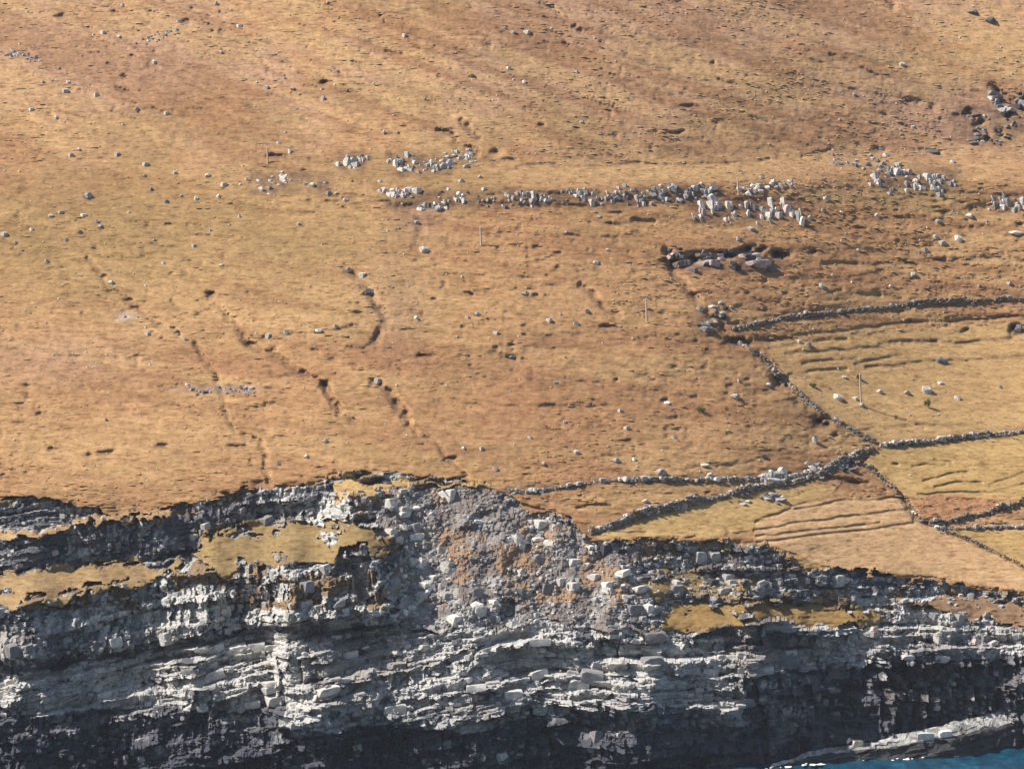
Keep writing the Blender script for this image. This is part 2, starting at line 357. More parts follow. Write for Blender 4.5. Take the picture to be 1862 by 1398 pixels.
# furrows and terrace edges in the fields, breaks of slope on the hill
FURROWS = [([(1400, 938), (1430, 930), (1520, 914), (1640, 905)], 3, 1.3), ([(1372, 965), (1440, 955), (1540, 938), (1650, 928)], 3, 1.3), ([(1376, 977), (1480, 966), (1600, 950)], 3, 1.1),
           ([(1372, 990), (1450, 978), (1560, 966), (1662, 952)], 3, 1.3), ([(1375, 617), (1420, 614), (1500, 605), (1620, 590), (1730, 583), (1862, 574)], 3, 1.4),
           ([(1400, 632), (1440, 629), (1470, 622), (1540, 617)], 4, 1.3), ([(1430, 643), (1480, 641), (1560, 634), (1640, 628), (1700, 622)], 3.5, 1.4), ([(1460, 661), (1500, 655), (1560, 652)], 3, 1.1),
           ([(1556, 662), (1600, 653), (1640, 648)], 3, 1.3), ([(1575, 668), (1630, 664), (1680, 657), (1760, 655), (1862, 648)], 3, 1.2), ([(1435, 681), (1480, 675), (1540, 670)], 2.5, 1.0),
           ([(1600, 625), (1680, 620), (1740, 626), (1862, 612)], 4, 1.5), ([(1560, 785), (1620, 776), (1700, 772), (1770, 775)], 3, 1.0), ([(1630, 760), (1665, 773), (1680, 780)], 3, 1.2),
           ([(1680, 873), (1720, 864), (1760, 858)], 3, 1.2), ([(1700, 885), (1740, 880), (1785, 878)], 3, 1.2), ([(1660, 848), (1690, 845), (1720, 846)], 3, 1.1), ([(1700, 835), (1730, 842)], 3, 1.0),
           ([(1800, 880), (1830, 870), (1862, 858)], 3, 1.2), ([(1670, 897), (1740, 898), (1800, 895), (1862, 880)], 3, 1.2), ([(1100, 968), (1140, 970), (1175, 968)], 3, 1.0), ([(1375, 950), (1400, 938), (1440, 925)], 3, 1.2),
           ([(940, 303), (1000, 300), (1100, 301), (1250, 298), (1330, 296), (1400, 292)], 3, 1.4), ([(1460, 285), (1510, 274)], 4, 1.8), ([(1675, 274), (1710, 278)], 5, 1.6),
           ([(900, 910), (950, 918), (1010, 930), (1050, 950)], 4, 1.5), ([(1050, 922), (1080, 916), (1110, 920)], 4, 1.4), ([(770, 870), (810, 873), (850, 868)], 3, 2.0),
           ([(600, 862), (640, 860)], 4, 1.5), ([(790, 730), (860, 735), (950, 740), (1010, 738)], 4, 0.9), ([(980, 740), (1060, 742), (1120, 735)], 2.5, 0.8), ([(520, 607), (580, 603), (640, 592)], 4, 1.2),
           ([(1240, 462), (1300, 460), (1360, 456)], 5, 1.5), ([(1500, 478), (1620, 480), (1760, 470), (1862, 474)], 4, 0.9), ([(1040, 440), (1120, 432), (1190, 428)], 3, 0.9), ([(1150, 400), (1190, 404)], 5, 1.6)]
Vj = V + 4 * (fbm(XG * 0.3, ZG * 0.3, 95, 3) - 0.5) * 2
fg = 2.2 * fbm(XG * 0.35, ZG * 0.5, 96, 3) - 0.45
for ln, w, dp in FURROWS:
    d = polydist(U, Vj, ln, 30)
    g = np.exp(-(d / (w * 0.8)) ** 2) * np.clip(fg, 0.6, 1.0)
    YF = np.where(isg, YF + dp * 0.75 * g, YF); soil = np.where(isg, np.maximum(soil, 0.20 * g), soil)
GULLIES = [([(383, 538), (423, 583), (453, 626), (507, 649), (547, 678), (580, 693), (600, 723), (620, 753), (650, 769)], 7, 1.7, .75), ([(590, 700), (603, 725), (622, 755)], 9, 1.6, 1.0),
           ([(628, 487), (643, 500), (665, 520), (680, 545), (690, 560), (702, 582), (683, 621)], 8, 1.4, .8), ([(680, 693), (707, 713), (720, 733), (735, 753), (743, 771)], 9, 2.0, 1.0), ([(743, 771), (763, 791), (793, 803), (802, 819), (820, 836), (837, 853), (853, 869)], 4.5, 1.5, .7),
           ([(357, 623), (363, 646), (388, 673), (403, 709), (408, 743), (417, 766), (430, 786), (473, 803), (483, 823), (483, 850), (490, 880)], 6, 1.2, .4),
           ([(160, 470), (185, 500), (205, 530), (232, 545), (250, 562), (290, 590), (330, 610)], 5, .9, .45), ([(1057, 519), (1080, 535), (1105, 565), (1130, 572)], 6, 1.2, .8),
           ([(838, 222), (850, 235), (870, 250)], 7, 1.8, .9), ([(800, 238), (822, 247)], 6, 1.6, .9), ([(828, 257), (850, 268), (868, 278)], 7, 1.8, 1.0), ([(776, 180), (795, 192), (803, 200)], 4, 1.0, .6),
           ([(1807, 160), (1830, 178), (1862, 200), (1900, 215)], 10, 2.2, .9), ([(1760, 205), (1785, 225), (1795, 245)], 9, 1.8, .8), ([(1648, 185), (1680, 192), (1700, 200)], 8, 1.3, .6),
           ([(1215, 455), (1222, 488), (1255, 532), (1285, 560), (1310, 590), (1326, 612)], 9, 1.6, .85), ([(1550, 845), (1575, 848), (1600, 862)], 4, 1.3, .9), ([(1640, 902), (1655, 920), (1668, 945), (1690, 953)], 7, 1.8, .9), ([(1380, 645), (1410, 690), (1440, 715), (1490, 765)], 9, 1.2, .6),
           ([(1500, 870), (1530, 872), (1560, 880), (1610, 893)], 6, 1.3, .7), ([(760, 395), (765, 420), (755, 445)], 9, .7, .35), ([(1612, -5), (1625, 12)], 7, 1.6, 1.0), ([(730, 100), (655, 90)], 4, .7, .3),
           ([(985, 5), (1005, 15), (1020, 28)], 4, .9, .5), ([(1510, 100), (1560, 118), (1610, 147)], 4, .9, .4)]
Uj = U + 6 * (fbm(XG * 0.4, ZG * 0.4, 97, 3) - 0.5) * 2; gn = np.clip(1.9 * fbm(XG * 0.5, ZG * 0.6, 99, 3) - 0.25, 0.1, 1.3)
for ln, w, dp, so in GULLIES:
    d = polydist(Uj, V, ln, 40)
    g = np.clip(1.15 - d / (w * 1.15), 0, 1) * gn
    g = np.where(isg, g, 0); YF += dp * 1.2 * g; soil = np.maximum(soil, 0.42 * so * np.clip(g, 0, 1))
for ln in ([(1330, 600), (1430, 576), (1510, 568), (1600, 560), (1862, 544)], [(1380, 645), (1440, 705), (1510, 760), (1594, 806)], [(1592, 812), (1500, 856), (1440, 877), (1260, 913), (1068, 970)], [(1480, 858), (1380, 870), (1090, 874), (1020, 887), (922, 893)], [(1602, 812), (1740, 797), (1862, 786)]):
    soil = np.where(isg, np.maximum(soil, 0.5 * np.exp(-(polydist(Uj, Vj, ln, 40) / 10) ** 2) * gn), soil)
for (a0, b0, a1, b1) in [(620, 278, 662, 312), (708, 282, 820, 316), (703, 348, 905, 378), (918, 345, 1180, 374), (1185, 335, 1308, 368), (1262, 362, 1452, 402), (1590, 305, 1738, 346), (1808, 352, 1885, 384), (1212, 456, 1432, 490), (1735, 195, 1880, 258), (455, 316, 600, 352), (1268, 548, 1322, 604), (1460, 840, 1550, 866)]:
    e = np.maximum(np.maximum(a0 - Uj, Uj - a1), (np.maximum(b0 - Vj, Vj - b1)) * 1.5)
    soil = np.where(isg, np.maximum(soil, 0.55 * sstep(14, -6, e) * gn), soil)
# single peat notches, shade partly painted in with the soil colour: (u, v, half width, half height, depth)
NOTCH = [(113, 29, 13, 5), (1047, 50, 4, 4), (1056, 57, 5, 4), (691, 27, 3, 3), (699, 40, 3, 3), (903, 275, 9, 7), (925, 289, 14, 4), (985, 227, 6, 3), (1230, 240, 14, 3), (737, 377, 16, 7), (173, 453, 7, 4), (203, 531, 13, 5), (190, 502, 8, 3),
         (230, 545, 9, 3), (245, 561, 9, 4), (313, 550, 9, 8), (384, 537, 13, 7), (453, 627, 10, 5), (1103, 595, 13, 4), (920, 627, 14, 3), (930, 650, 14, 5), (773, 646, 16, 5), (1117, 690, 5, 3), (1210, 731, 10, 4), (820, 836, 14, 4), (1232, 481, 22, 10), (1262, 473, 22, 9), (1310, 464, 30, 6),
         (1412, 464, 22, 9), (1372, 456, 24, 7), (1480, 457, 8, 5), (1345, 625, 22, 8), (1390, 620, 18, 4), (1427, 703, 22, 9), (1420, 690, 16, 5), (1497, 768, 18, 10), (1520, 790, 8, 4), (1853, 602, 14, 11), (1760, 603, 20, 4), (1575, 848, 9, 5), (960, 455, 7, 4), (978, 452, 8, 4), (1293, 116, 6, 4),
         (80, 749 - 0, 9, 3), (47, 701, 9, 3), (95, 815, 16, 4), (190, 822, 20, 4), (295, 811, 16, 4), (430, 813, 22, 3), (160, 828, 10, 4), (130, 650, 18, 4), (330, 700, 10, 3), (1255, 195, 16, 4), (1240, 1, 6, 3), (860, 535, 9, 3), (1688, 735, 3, 3), (500, 285, 18, 4), (590, 150, 14, 4), (1630, 845, 6, 3), (1600, 272, 12, 5), (1785, 225, 14, 9), (1823, 240, 8, 8), (1740, 212, 10, 6), (470, 880, 20, 7), (400, 895, 16, 4)]
for u0, v0, a, b in NOTCH:
    m = (np.abs(U - u0) < 3 * a) & (np.abs(V - v0) < 3 * b) & isg
    if m.any():
        g = np.exp(-(((U[m] + 1.5 * (Uj[m] - U[m]) - u0) / a) ** 2 + ((V[m] + 1.3 * (Vj[m] - V[m]) - v0) / b) ** 2) ** 1.3) * (0.35 + 1.1 * vnoise(XG[m] * 0.9, ZG[m] * 1.4, 98))
        YF[m] += (3.4 if a * b > 150 else 1.35) * g; soil[m] = np.maximum(soil[m], np.clip(g * (0.85 if a * b > 150 else 0.42), 0, 1))

# ---- ground colours
def col(c): return np.array(c, np.float32)
TAN, PINK, OLIVE, STRAW, ORANGE, SOIL = col((0.38, 0.220, 0.104)), col((0.385, 0.236, 0.145)), col((0.285, 0.185, 0.083)), col((0.43, 0.272, 0.130)), col((0.375, 0.20, 0.10)), col((0.075, 0.045, 0.042))
n1 = fbm(XG * 0.05, ZG * 0.09, 101, 4); n2 = fbm(XG * 0.04, ZG * 0.10, 102, 4); n3 = fbm(XG * 0.07, ZG * 0.16, 103, 4)
COL = np.empty(U.shape + (3,), np.float32); COL[:] = TAN
def mixc(c, f): COL[...] = COL + (c - COL) * np.clip(f, 0, 1)[..., None]
xs1, zs1 = turned(0.14); xs2, zs2 = turned(0.33)
st1 = fbm(xs1 * 0.035, zs1 * 0.5, 131, 5); st2 = fbm(xs2 * 0.03, zs2 * 0.5, 132, 5); stk = st1 + (st2 - st1) * up
mixc(PINK, sstep(420, 120, V)); mixc(OLIVE, sstep(0.48, 0.68, n1) * 0.6); mixc(STRAW, sstep(0.54, 0.74, n2) * 0.5); mixc(ORANGE, sstep(0.54, 0.72, n3) * 0.6)
mixc(STRAW * 1.02, sstep(0.51, 0.66, stk) * 0.5); mixc(ORANGE * 0.74, sstep(0.49, 0.35, stk) * 0.65)
BLOBS = [(250, 420, 300, 110, OLIVE, .75), (520, 430, 260, 90, OLIVE, .7), (60, 480, 160, 90, OLIVE, .5), (620, 320, 160, 40, OLIVE, .6), (820, 330, 90, 30, OLIVE, .7), (250, 800, 330, 60, STRAW, .55), (200, 880, 300, 40, STRAW, .35), (330, 590, 260, 40, STRAW, .6), (80, 650, 160, 50, PINK, .6),
         (830, 700, 60, 40, OLIVE, .5), (1000, 760, 340, 90, ORANGE, .5), (1100, 480, 260, 120, ORANGE, .4), (1150, 315, 260, 16, STRAW, .9), (1450, 290, 130, 14, STRAW, .7), (1450, 500, 200, 60, ORANGE, .45), (1780, 90, 150, 70, STRAW, .5), (1680, 360, 130, 30, OLIVE, .6), (780, 850, 110, 25, OLIVE, .5),
         (720, 560, 50, 70, SOIL * 2.6, .35), (760, 400, 40, 30, SOIL * 3, .35), (230, 130, 150, 50, PINK * .85, .5), (90, 60, 120, 50, PINK * .85, .4), (1730, 210, 120, 60, SOIL * 3.4, .35), (1620, 190, 90, 30, PINK * .8, .6), (650, 890, 120, 18, ORANGE * .6, .7), (450, 895, 150, 12, ORANGE * .7, .6), (400, 707, 70, 6, col((.28, .22, .2)), .6), (227, 576, 16, 8, col((.42, .35, .3)), .7)]
for u0, v0, a, b, c, f in BLOBS:
    mixc(c, f * np.exp(-((U - u0) / a) ** 2 - ((V - v0) / b) ** 2) * (0.45 + 1.1 * n3))
FC = [col((0.46, 0.30, 0.135)), col((0.46, 0.31, 0.125)), col((0.48, 0.325, 0.135)), col((0.56, 0.36, 0.19)), col((0.48, 0.325, 0.13))]
for i, m in enumerate(ffn): COL[m] = COL[m] * 0.25 + FC[i] * 0.75 * (0.85 + 0.3 * n1[m])[:, None]
m = inpoly(Uw, Vw, [(1640, 905), (1720, 900), (1862, 905), (2300, 900), (2300, 925), (1862, 915), (1700, 950), (1668, 930)]); COL[m] = ORANGE * 1.0
for i, p in enumerate((G_L1, G_L2, G_L3, G_R1, G_R2, G_R3, G_C1)):
    m = CL == LEDGE1 + i
    COL[m] = ([col((.28, .19, .095)), col((.25, .175, .08)), col((.36, .235, .12)), col((.28, .18, .07)), col((.28, .19, .08)), col((.28, .175, .10)), col((.40, .27, .12))][i])[None] * (0.8 + 0.4 * n3[m])[:, None]
MOSS = [(1340, 625, 50, 6), (1500, 690, 60, 12), (540, 870, 80, 8), (160, 845, 90, 8), (1590, 150, 60, 14)]
COL[isg] *= 0.90
mixc(SOIL, soil * 1.0)
# rock: grey basalt, whitened by lichen on the upper beds, blackened near the sea, with a blue cast painted in as shade
pr = np.where(lB1, 0.76, np.where(lB2 | lR1, 0.88, np.where(dUL, 0.22, np.where(V < 1120, 0.45, 0.30)))) + (fbm(XG * 0.045, S * 0.12, 116, 3) - 0.5) * 0.9
lich = sstep(-0.10, 0.12, pr - 0.45 + (np.where(upr > 0.5, rC, rB) - 0.5) * 0.45 + (rD - 0.5) * 0.45 + (fbm(XG * 0.22, ZG * 0.35, 111, 4) - 0.5) * 0.9)
GREY, PALE, SHADE_BLACK, BROWN = col((0.105, 0.103, 0.115)), col((0.43, 0.415, 0.39)), col((0.052, 0.054, 0.072)), col((0.15, 0.115, 0.10))
R = GREY + (PALE - GREY) * lich[..., None]
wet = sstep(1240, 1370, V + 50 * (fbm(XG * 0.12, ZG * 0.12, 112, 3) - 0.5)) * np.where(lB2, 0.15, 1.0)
R = R + (SHADE_BLACK - R) * (wet * 0.9)[..., None]
R = R + (BROWN - R) * (sstep(0.55, 0.7, n2) * 0.5 * (1 - wet))[..., None]
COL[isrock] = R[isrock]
ls = sstep(0.42, 0.66, fbm(XG * 0.3, ZG * 0.4, 115, 5)) * np.clip(0.35 + 0.65 * sstep(960, 1080, V), 0, 1)
RS = col((0.165, 0.135, 0.118)) + (col((0.34, 0.32, 0.30)) - col((0.165, 0.135, 0.118))) * ls[..., None]
COL[scree] = RS[scree]
# grass creeping over the tops of the rock
gm = isrock & (V < 1110) & (cotf > 0.35) & (fbm(XG * 0.18, ZG * 0.3, 113, 4) > 0.56)
COL[gm] = col((0.22, 0.15, 0.088)); gm2 = scree & (V < 1100) & (fbm(XG * 0.2, ZG * 0.3, 114, 4) > 0.58); COL[gm2] = col((0.26, 0.165, 0.10))
YF[gm] += 0.25

# ---- the ground as pieces of one continuous sheet
nz, nx = XG.shape
VERT = np.stack([XG, YF, ZG], -1).reshape(-1, 3); COLF = COL.reshape(-1, 3)
idx = np.arange(nz * nx).reshape(nz, nx)
Q = np.stack([idx[:-1, :-1], idx[:-1, 1:], idx[1:, 1:], idx[1:, :-1]], -1).reshape(-1, 4)
QC = CL[:-1, :-1].ravel()
def piece(name, cls, mat, smooth):
    f = Q[np.isin(QC, cls)]
    if not len(f): return None
    used, inv = np.unique(f.ravel(), return_inverse=True)
    return np_obj(name, VERT[used], inv.reshape(-1, 4), mat, COLF[used], smooth)
hillside = tag(piece('hillside', [HILL], M_GRASS, True), 'steep hillside of dry tan and orange grass above the cliff', None, None, 'structure')
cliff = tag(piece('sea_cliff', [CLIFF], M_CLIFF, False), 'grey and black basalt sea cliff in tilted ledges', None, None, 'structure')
scree_o = tag(piece('scree_slope', [SCREE], M_CLIFF, False), 'slope of broken pale stones in the middle of the cliff', None, None, 'structure')
for k, (nm, lb) in enumerate((('grassy_ledge', 'lowest narrow yellow grass ledge at the left edge of the cliff'), ('grassy_ledge', 'broad yellow green grass ledge under the dark upper cliff band'), ('grassy_ledge', 'thin tan grass ledge above the dark upper left cliff'),
                              ('grassy_ledge', 'ochre grass ledge over the dark right cliff'), ('grassy_ledge', 'small patchy grass ledge right of the scree'), ('grassy_ledge', 'brown grass ledge at the right edge below the pale field'), ('grassy_ledge', 'straw coloured lip of turf at the top of the scree'))):
    o = piece(nm, [LEDGE1 + k], M_GRASS, True)
    if o: tag(o, lb, None, None, 'structure')
for k, lb in enumerate(('furrowed yellow field between the upper and middle walls', 'yellow green field under the right hand wall', 'yellow field strip below the long diagonal wall', 'pale tan field with terrace edges above the right cliff', 'small yellow field at the right edge below the dark wall')):
    o = piece('field', [FIELD1 + k], M_GRASS, True)
    if o: tag(o, lb, None, None, 'structure')

# ------------------------------------------------------------------ where a sight line meets the ground
def ground(Xq, Zq): return bil(YF, XS, ZS, np.asarray(Xq, float), np.asarray(Zq, float))
def ground_s(Xq, Zq): return bil(YG, XS, ZS, np.asarray(Xq, float), np.asarray(Zq, float))
def hit(u, v):
    u = np.asarray(u, float); v = np.asarray(v, float)
    dxr = (u - CU) / F; dup = (CV - v) / F
    dy = math.cos(PITCH) + dup * math.sin(PITCH); dzr = -math.sin(PITCH) + dup * math.cos(PITCH)
    y = np.full(u.shape, 1250.0)
    for k in range(30):
        X = dxr / dy * y; Z = HC + dzr / dy * y
        y = 0.35 * y + 0.65 * ground(X, Z)
    X = dxr / dy * y; Z = HC + dzr / dy * y
    return X, y, Z

# ------------------------------------------------------------------ stone shapes
def hull_mesh(name, pts, mat):
    bm = bmesh.new()
    vs_ = [bm.verts.new(p) for p in pts]
    r = bmesh.ops.convex_hull(bm, input=vs_)
    bmesh.ops.delete(bm, geom=[v for v in bm.verts if not v.link_faces], context='VERTS')
    bmesh.ops.triangulate(bm, faces=bm.faces)
    bmesh.ops.recalc_face_normals(bm, faces=bm.faces)
    me = bpy.data.meshes.new(name); bm.to_mesh(me); bm.free(); me.materials.append(mat)
    return me
def rock_pts(kind, r):
    P = []
    if kind == 'boulder':
        for k in range(20):
            d = r.normal(size=3); d /= np.linalg.norm(d); d = np.sign(d) * np.abs(d) ** 0.75
            P.append(d * 0.5 * (0.8 + 0.3 * r.random()))
    else:
        for sx in (-1, 1):
            for sy in (-1, 1):
                for szz in (-1, 1):
                    j = 1 - 0.22 * r.random(3)
                    c = np.array([sx, sy, szz]) * 0.5 * j
                    cut = 0.10 + 0.16 * r.random()
                    for ax in range(3):
                        q = c.copy(); q[ax] -= np.sign(c[ax]) * cut; P.append(q)
        if kind == 'column':
            P = [p * np.array([1 - 0.35 * (p[2] + 0.5) * r.random(), 1, 1]) for p in P]
    return [tuple(p) for p in P]
SHAPES = {k: [hull_mesh('%s_shape' % k, rock_pts(k, np.random.default_rng(500 + 40 * a + i)), M_STONE) for i in range(9)] for a, k in enumerate(('boulder', 'slab', 'column'))}
ARR = {}
for k, L in SHAPES.items():
    ARR[k] = []
    for me in L:
        v = np.empty(len(me.vertices) * 3, np.float32); me.vertices.foreach_get('co', v)
        f = np.array([list(p.vertices) for p in me.polygons], np.int32)
        ARR[k].append((v.reshape(-1, 3), f))

TONE = {'white': (0.68, 0.64, 0.58), 'pale': (0.47, 0.45, 0.425), 'grey': (0.25, 0.24, 0.24), 'pink': (0.50, 0.41, 0.385), 'dark': (0.065, 0.06, 0.064), 'brown': (0.22, 0.165, 0.125), 'cream': (0.62, 0.54, 0.42)}
def stone(name, kind, P, size, tone, parent=None, rz=None, tilt=0.0, i=None):
    o = bpy.data.objects.new(name, SHAPES[kind][random.randrange(9) if i is None else i])
    c = TONE[tone] if isinstance(tone, str) else tone
    o.color = (*c, 1)
    o.location = P; o.scale = size
    o.rotation_euler = (random.uniform(-.15, .15), random.uniform(-.12, .12) - tilt, random.uniform(0.35, 1.15) if rz is None else rz)
    return link(o, parent)

def rubble(name, kinds, P, size, cols, mat=None, parent=None, tilt=None, spin=0.7, yaw=0.75):
    """many small stones as one mesh of real stones"""
    VV, FF, CC = [], [], []; off = 0
    n = len(P); r = np.random.default_rng(len(P) + 11)
    kk = r.integers(0, len(kinds), n); ii = r.integers(0, 9, n); a = np.asarray(yaw) + r.uniform(-spin, spin, n); b = r.uniform(-.3, .3, n) - (0 if tilt is None else tilt)
    for j in range(n):
        v, f = ARR[kinds[kk[j]]][ii[j]]
        v = v * size[j]
        ca, sa, cb, sb = math.cos(a[j]), math.sin(a[j]), math.cos(b[j] if np.isscalar(b[j]) else b[j]), math.sin(b[j])
        v = np.stack([v[:, 0] * cb + v[:, 2] * sb, v[:, 1], -v[:, 0] * sb + v[:, 2] * cb], 1)
        v = np.stack([v[:, 0] * ca - v[:, 1] * sa, v[:, 0] * sa + v[:, 1] * ca, v[:, 2]], 1) + P[j]
        VV.append(v); FF.append(f + off); off += len(v); CC.append(np.repeat(cols[j][None], len(v), 0))
    return np_obj(name, np.concatenate(VV), np.concatenate(FF), mat or M_STONES, np.concatenate(CC), False, parent)

def sample_poly(poly, n, r):
    p = np.array(poly, float); lo = np.maximum(p.min(0), (-20, -20)); hi = np.minimum(p.max(0), (1882, 1410)); out = np.zeros((0, 2))
    while len(out) < n:
        q = lo + (hi - lo) * r.random((4 * n, 2)); out = np.concatenate([out, q[inpoly(q[:, 0], q[:, 1], poly)]])
    return out[:n]

# ------------------------------------------------------------------ blocks of the sea cliff
r1 = np.random.default_rng(21)
CB = []
for poly, n, smin, smax, tones in ((L_B1, 60, 10, 28, ('pale', 'pale', 'grey')), (L_B2, 110, 14, 48, ('pale', 'grey', 'pale')), (L_R1, 30, 10, 26, ('pale', 'pink', 'grey')), (D_UL, 20, 10, 26, ('grey', 'grey', 'pale')), ([(20, 1290), (500, 1335), (850, 1350), (1340, 1320), (1500, 1240), (1862, 1215), (1862, 1265), (1500, 1350), (900, 1390), (20, 1390)], 44, 8, 22, ('grey', 'pale', 'grey')),
                             ([(1080, 985), (1380, 995), (1480, 1045), (1640, 1055), (1620, 1095), (1460, 1085), (1300, 1085), (1170, 1085)], 36, 9, 26, ('pale', 'grey', 'dark'))):
    uv = sample_poly(poly, n, r1)
    for (u, v) in uv: CB.append((u, v, smin + (smax - smin) * r1.random() ** 1.8, tones[r1.integers(0, len(tones))], poly is L_B2))
X, Yh, Zh = hit([c[0] for c in CB], [c[1] for c in CB])
for (u, v, w, t, flat), x, y, z in zip(CB, X, Yh, Zh):
    w *= 0.1; h = w * (0.28 + 0.25 * random.random()) if flat else w * (0.45 + 0.8 * random.random()); h = min(h, 2.4)
    stone('rock_block', 'slab', (x, y + 0.15 * w, z), (w, w * (0.6 + 0.5 * random.random()), h), t, cliff, tilt=math.atan(0.17 if x < 5 else -0.02), rz=random.uniform(-.1, .35) if flat else random.uniform(.3, .9))
# smaller broken pieces of the cliff
P, Sz_, Cc = [], [], []
for poly, n, smin, smax in ((L_B1, 500, .3, 1.1), (L_B2, 1400, .3, 1.3), (L_R1, 420, .3, 1.0), (D_UL, 160, .3, .9), ([(0, 915), (60, 908), (200, 945), (420, 900), (560, 890), (690, 890), (690, 940), (560, 912), (420, 918), (240, 940), (60, 978), (0, 985)], 260, .3, 1.1),
                             ([(1080, 985), (1380, 995), (1480, 1045), (1862, 1085), (1862, 1110), (1620, 1095), (1460, 1085), (1300, 1085), (1170, 1085)], 700, .3, 1.2), (P_ROCK[:0] + [(0, 1270), (500, 1320), (850, 1330), (1050, 1280), (1340, 1300), (1862, 1200), (1862, 1290), (1480, 1370), (0, 1398)], 420, .3, 1.1)):
    uv = sample_poly(poly, n, r1); X, Yh, Zh = hit(uv[:, 0], uv[:, 1])
    w = smin + (smax - smin) * r1.random(n) ** 2.2
    P.append(np.stack([X, Yh + 0.1, Zh], 1)); Sz_.append(np.stack([w * (0.8 + 0.7 * r1.random(n)), w, w * (0.4 + 0.6 * r1.random(n))], 1))
    base = np.array(TONE['grey']) + (np.array(TONE['pale']) - np.array(TONE['grey'])) * r1.random((n, 1))
    if poly[0] == (0, 1270): base *= 0.5
    Cc.append(base)
tag(rubble('rock_fragments', ['slab', 'boulder'], np.concatenate(P), np.concatenate(Sz_), np.concatenate(Cc).astype(np.float32), parent=cliff), kind='stuff')

# ------------------------------------------------------------------ scree stones
FINES = [(785, 885), (900, 885), (945, 940), (935, 1030), (850, 1065), (800, 1000)]
def scree_pts(n, keep_fines):
    q = sample_poly(T_SC, n * 3, r1); inf = inpoly(q[:, 0], q[:, 1], FINES)
    cl_ = fbm(q[:, 0] / 38, q[:, 1] / 26, 151, 3)
    return q[(~inf | (r1.random(len(q)) < keep_fines)) & (cl_ + 0.25 * r1.random(len(q)) > 0.47)][:n]
uv = scree_pts(300, 0.10); X, Yh, Zh = hit(uv[:, 0], uv[:, 1])
for (u, v), x, y, z in zip(uv, X, Yh, Zh):
    w = 0.55 + 2.0 * random.random() ** 3.0
    stone('stone', random.choice(['boulder', 'slab', 'slab']), (x, y + 0.15 * w, z), (w * random.uniform(.7, 1.5), w, w * random.uniform(.45, 1.2)), random.choice(['pale', 'white', 'white', 'grey', 'pale']), scree_o)
uv = scree_pts(3000, 0.5); n = len(uv); X, Yh, Zh = hit(uv[:, 0], uv[:, 1])
w = 0.16 + 0.65 * r1.random(n) ** 2.5
cc = np.array(TONE['grey']) * 0.7 + (np.array(TONE['pale']) - np.array(TONE['grey']) * 0.7) * r1.random((n, 1))
tag(rubble('small_stones', ['slab', 'boulder', 'slab'], np.stack([X, Yh, Zh], 1), np.stack([w * (0.8 + 0.8 * r1.random(n)), w, w * (0.4 + 0.7 * r1.random(n))], 1), cc.astype(np.float32), parent=scree_o), kind='stuff')

# ------------------------------------------------------------------ rock outcrops on the hill
def outcrop(label, rect, n, kind, hp, wp, tones, seed, group=None):
    r = np.random.default_rng(seed)
    u0, v0, u1, v1 = rect
    n = int(n * 2.1); X0, Y0, Z0 = (float(a) for a in hit((u0 + u1) / 2, v1))
    root = link(bpy.data.objects.new('rock_outcrop', None)); root.location = (X0, Y0, Z0)
    tag(root, label, 'outcrop', 'rock outcrops on the hillside')
    nc = max(4, n // 4); cu = u0 + (u1 - u0) * (np.arange(nc) + r.random(nc)) / nc; cv = v0 + (v1 - v0) * (0.15 + 0.85 * r.random(nc)); cs = 0.65 + 0.6 * r.random(nc)
    g = r.integers(0, nc, n); u = cu[g] + r.normal(size=n) * 8; v = cv[g] + r.normal(size=n) * 4
    X, Y, Z = hit(u, v)
    for k in range(n):
        sc = 0.1 * Y[k] / 1200 * cs[g[k]]
        w = (wp[0] + (wp[1] - wp[0]) * r.random()) * sc * (0.7 + 0.9 * r.random() ** 2); h = (hp[0] + (hp[1] - hp[0]) * r.random() ** 2) * sc * 0.9
        c = np.array(TONE[tones[r.integers(0, len(tones))]]) * (0.7 + 0.5 * r.random())
        kd = kind if r.random() < 0.75 else ('slab', 'boulder')[r.integers(0, 2)]
        if kd != 'column': h = min(h, w * 0.9)
        o = stone('rock', kd, (X[k] - X0, Y[k] + 0.2 * w - Y0, Z[k] + 0.02 * h - Z0), (w, w * (0.8 + 0.6 * r.random()), h), tuple(c), root, rz=r.uniform(.3, 1.1), i=int(r.integers(0, 9)))
        o.rotation_euler[1] += r.normal() * 0.18; o.rotation_euler[0] -= 0.15
    return root
PG = ('pale', 'white', 'grey', 'pale', 'pink')
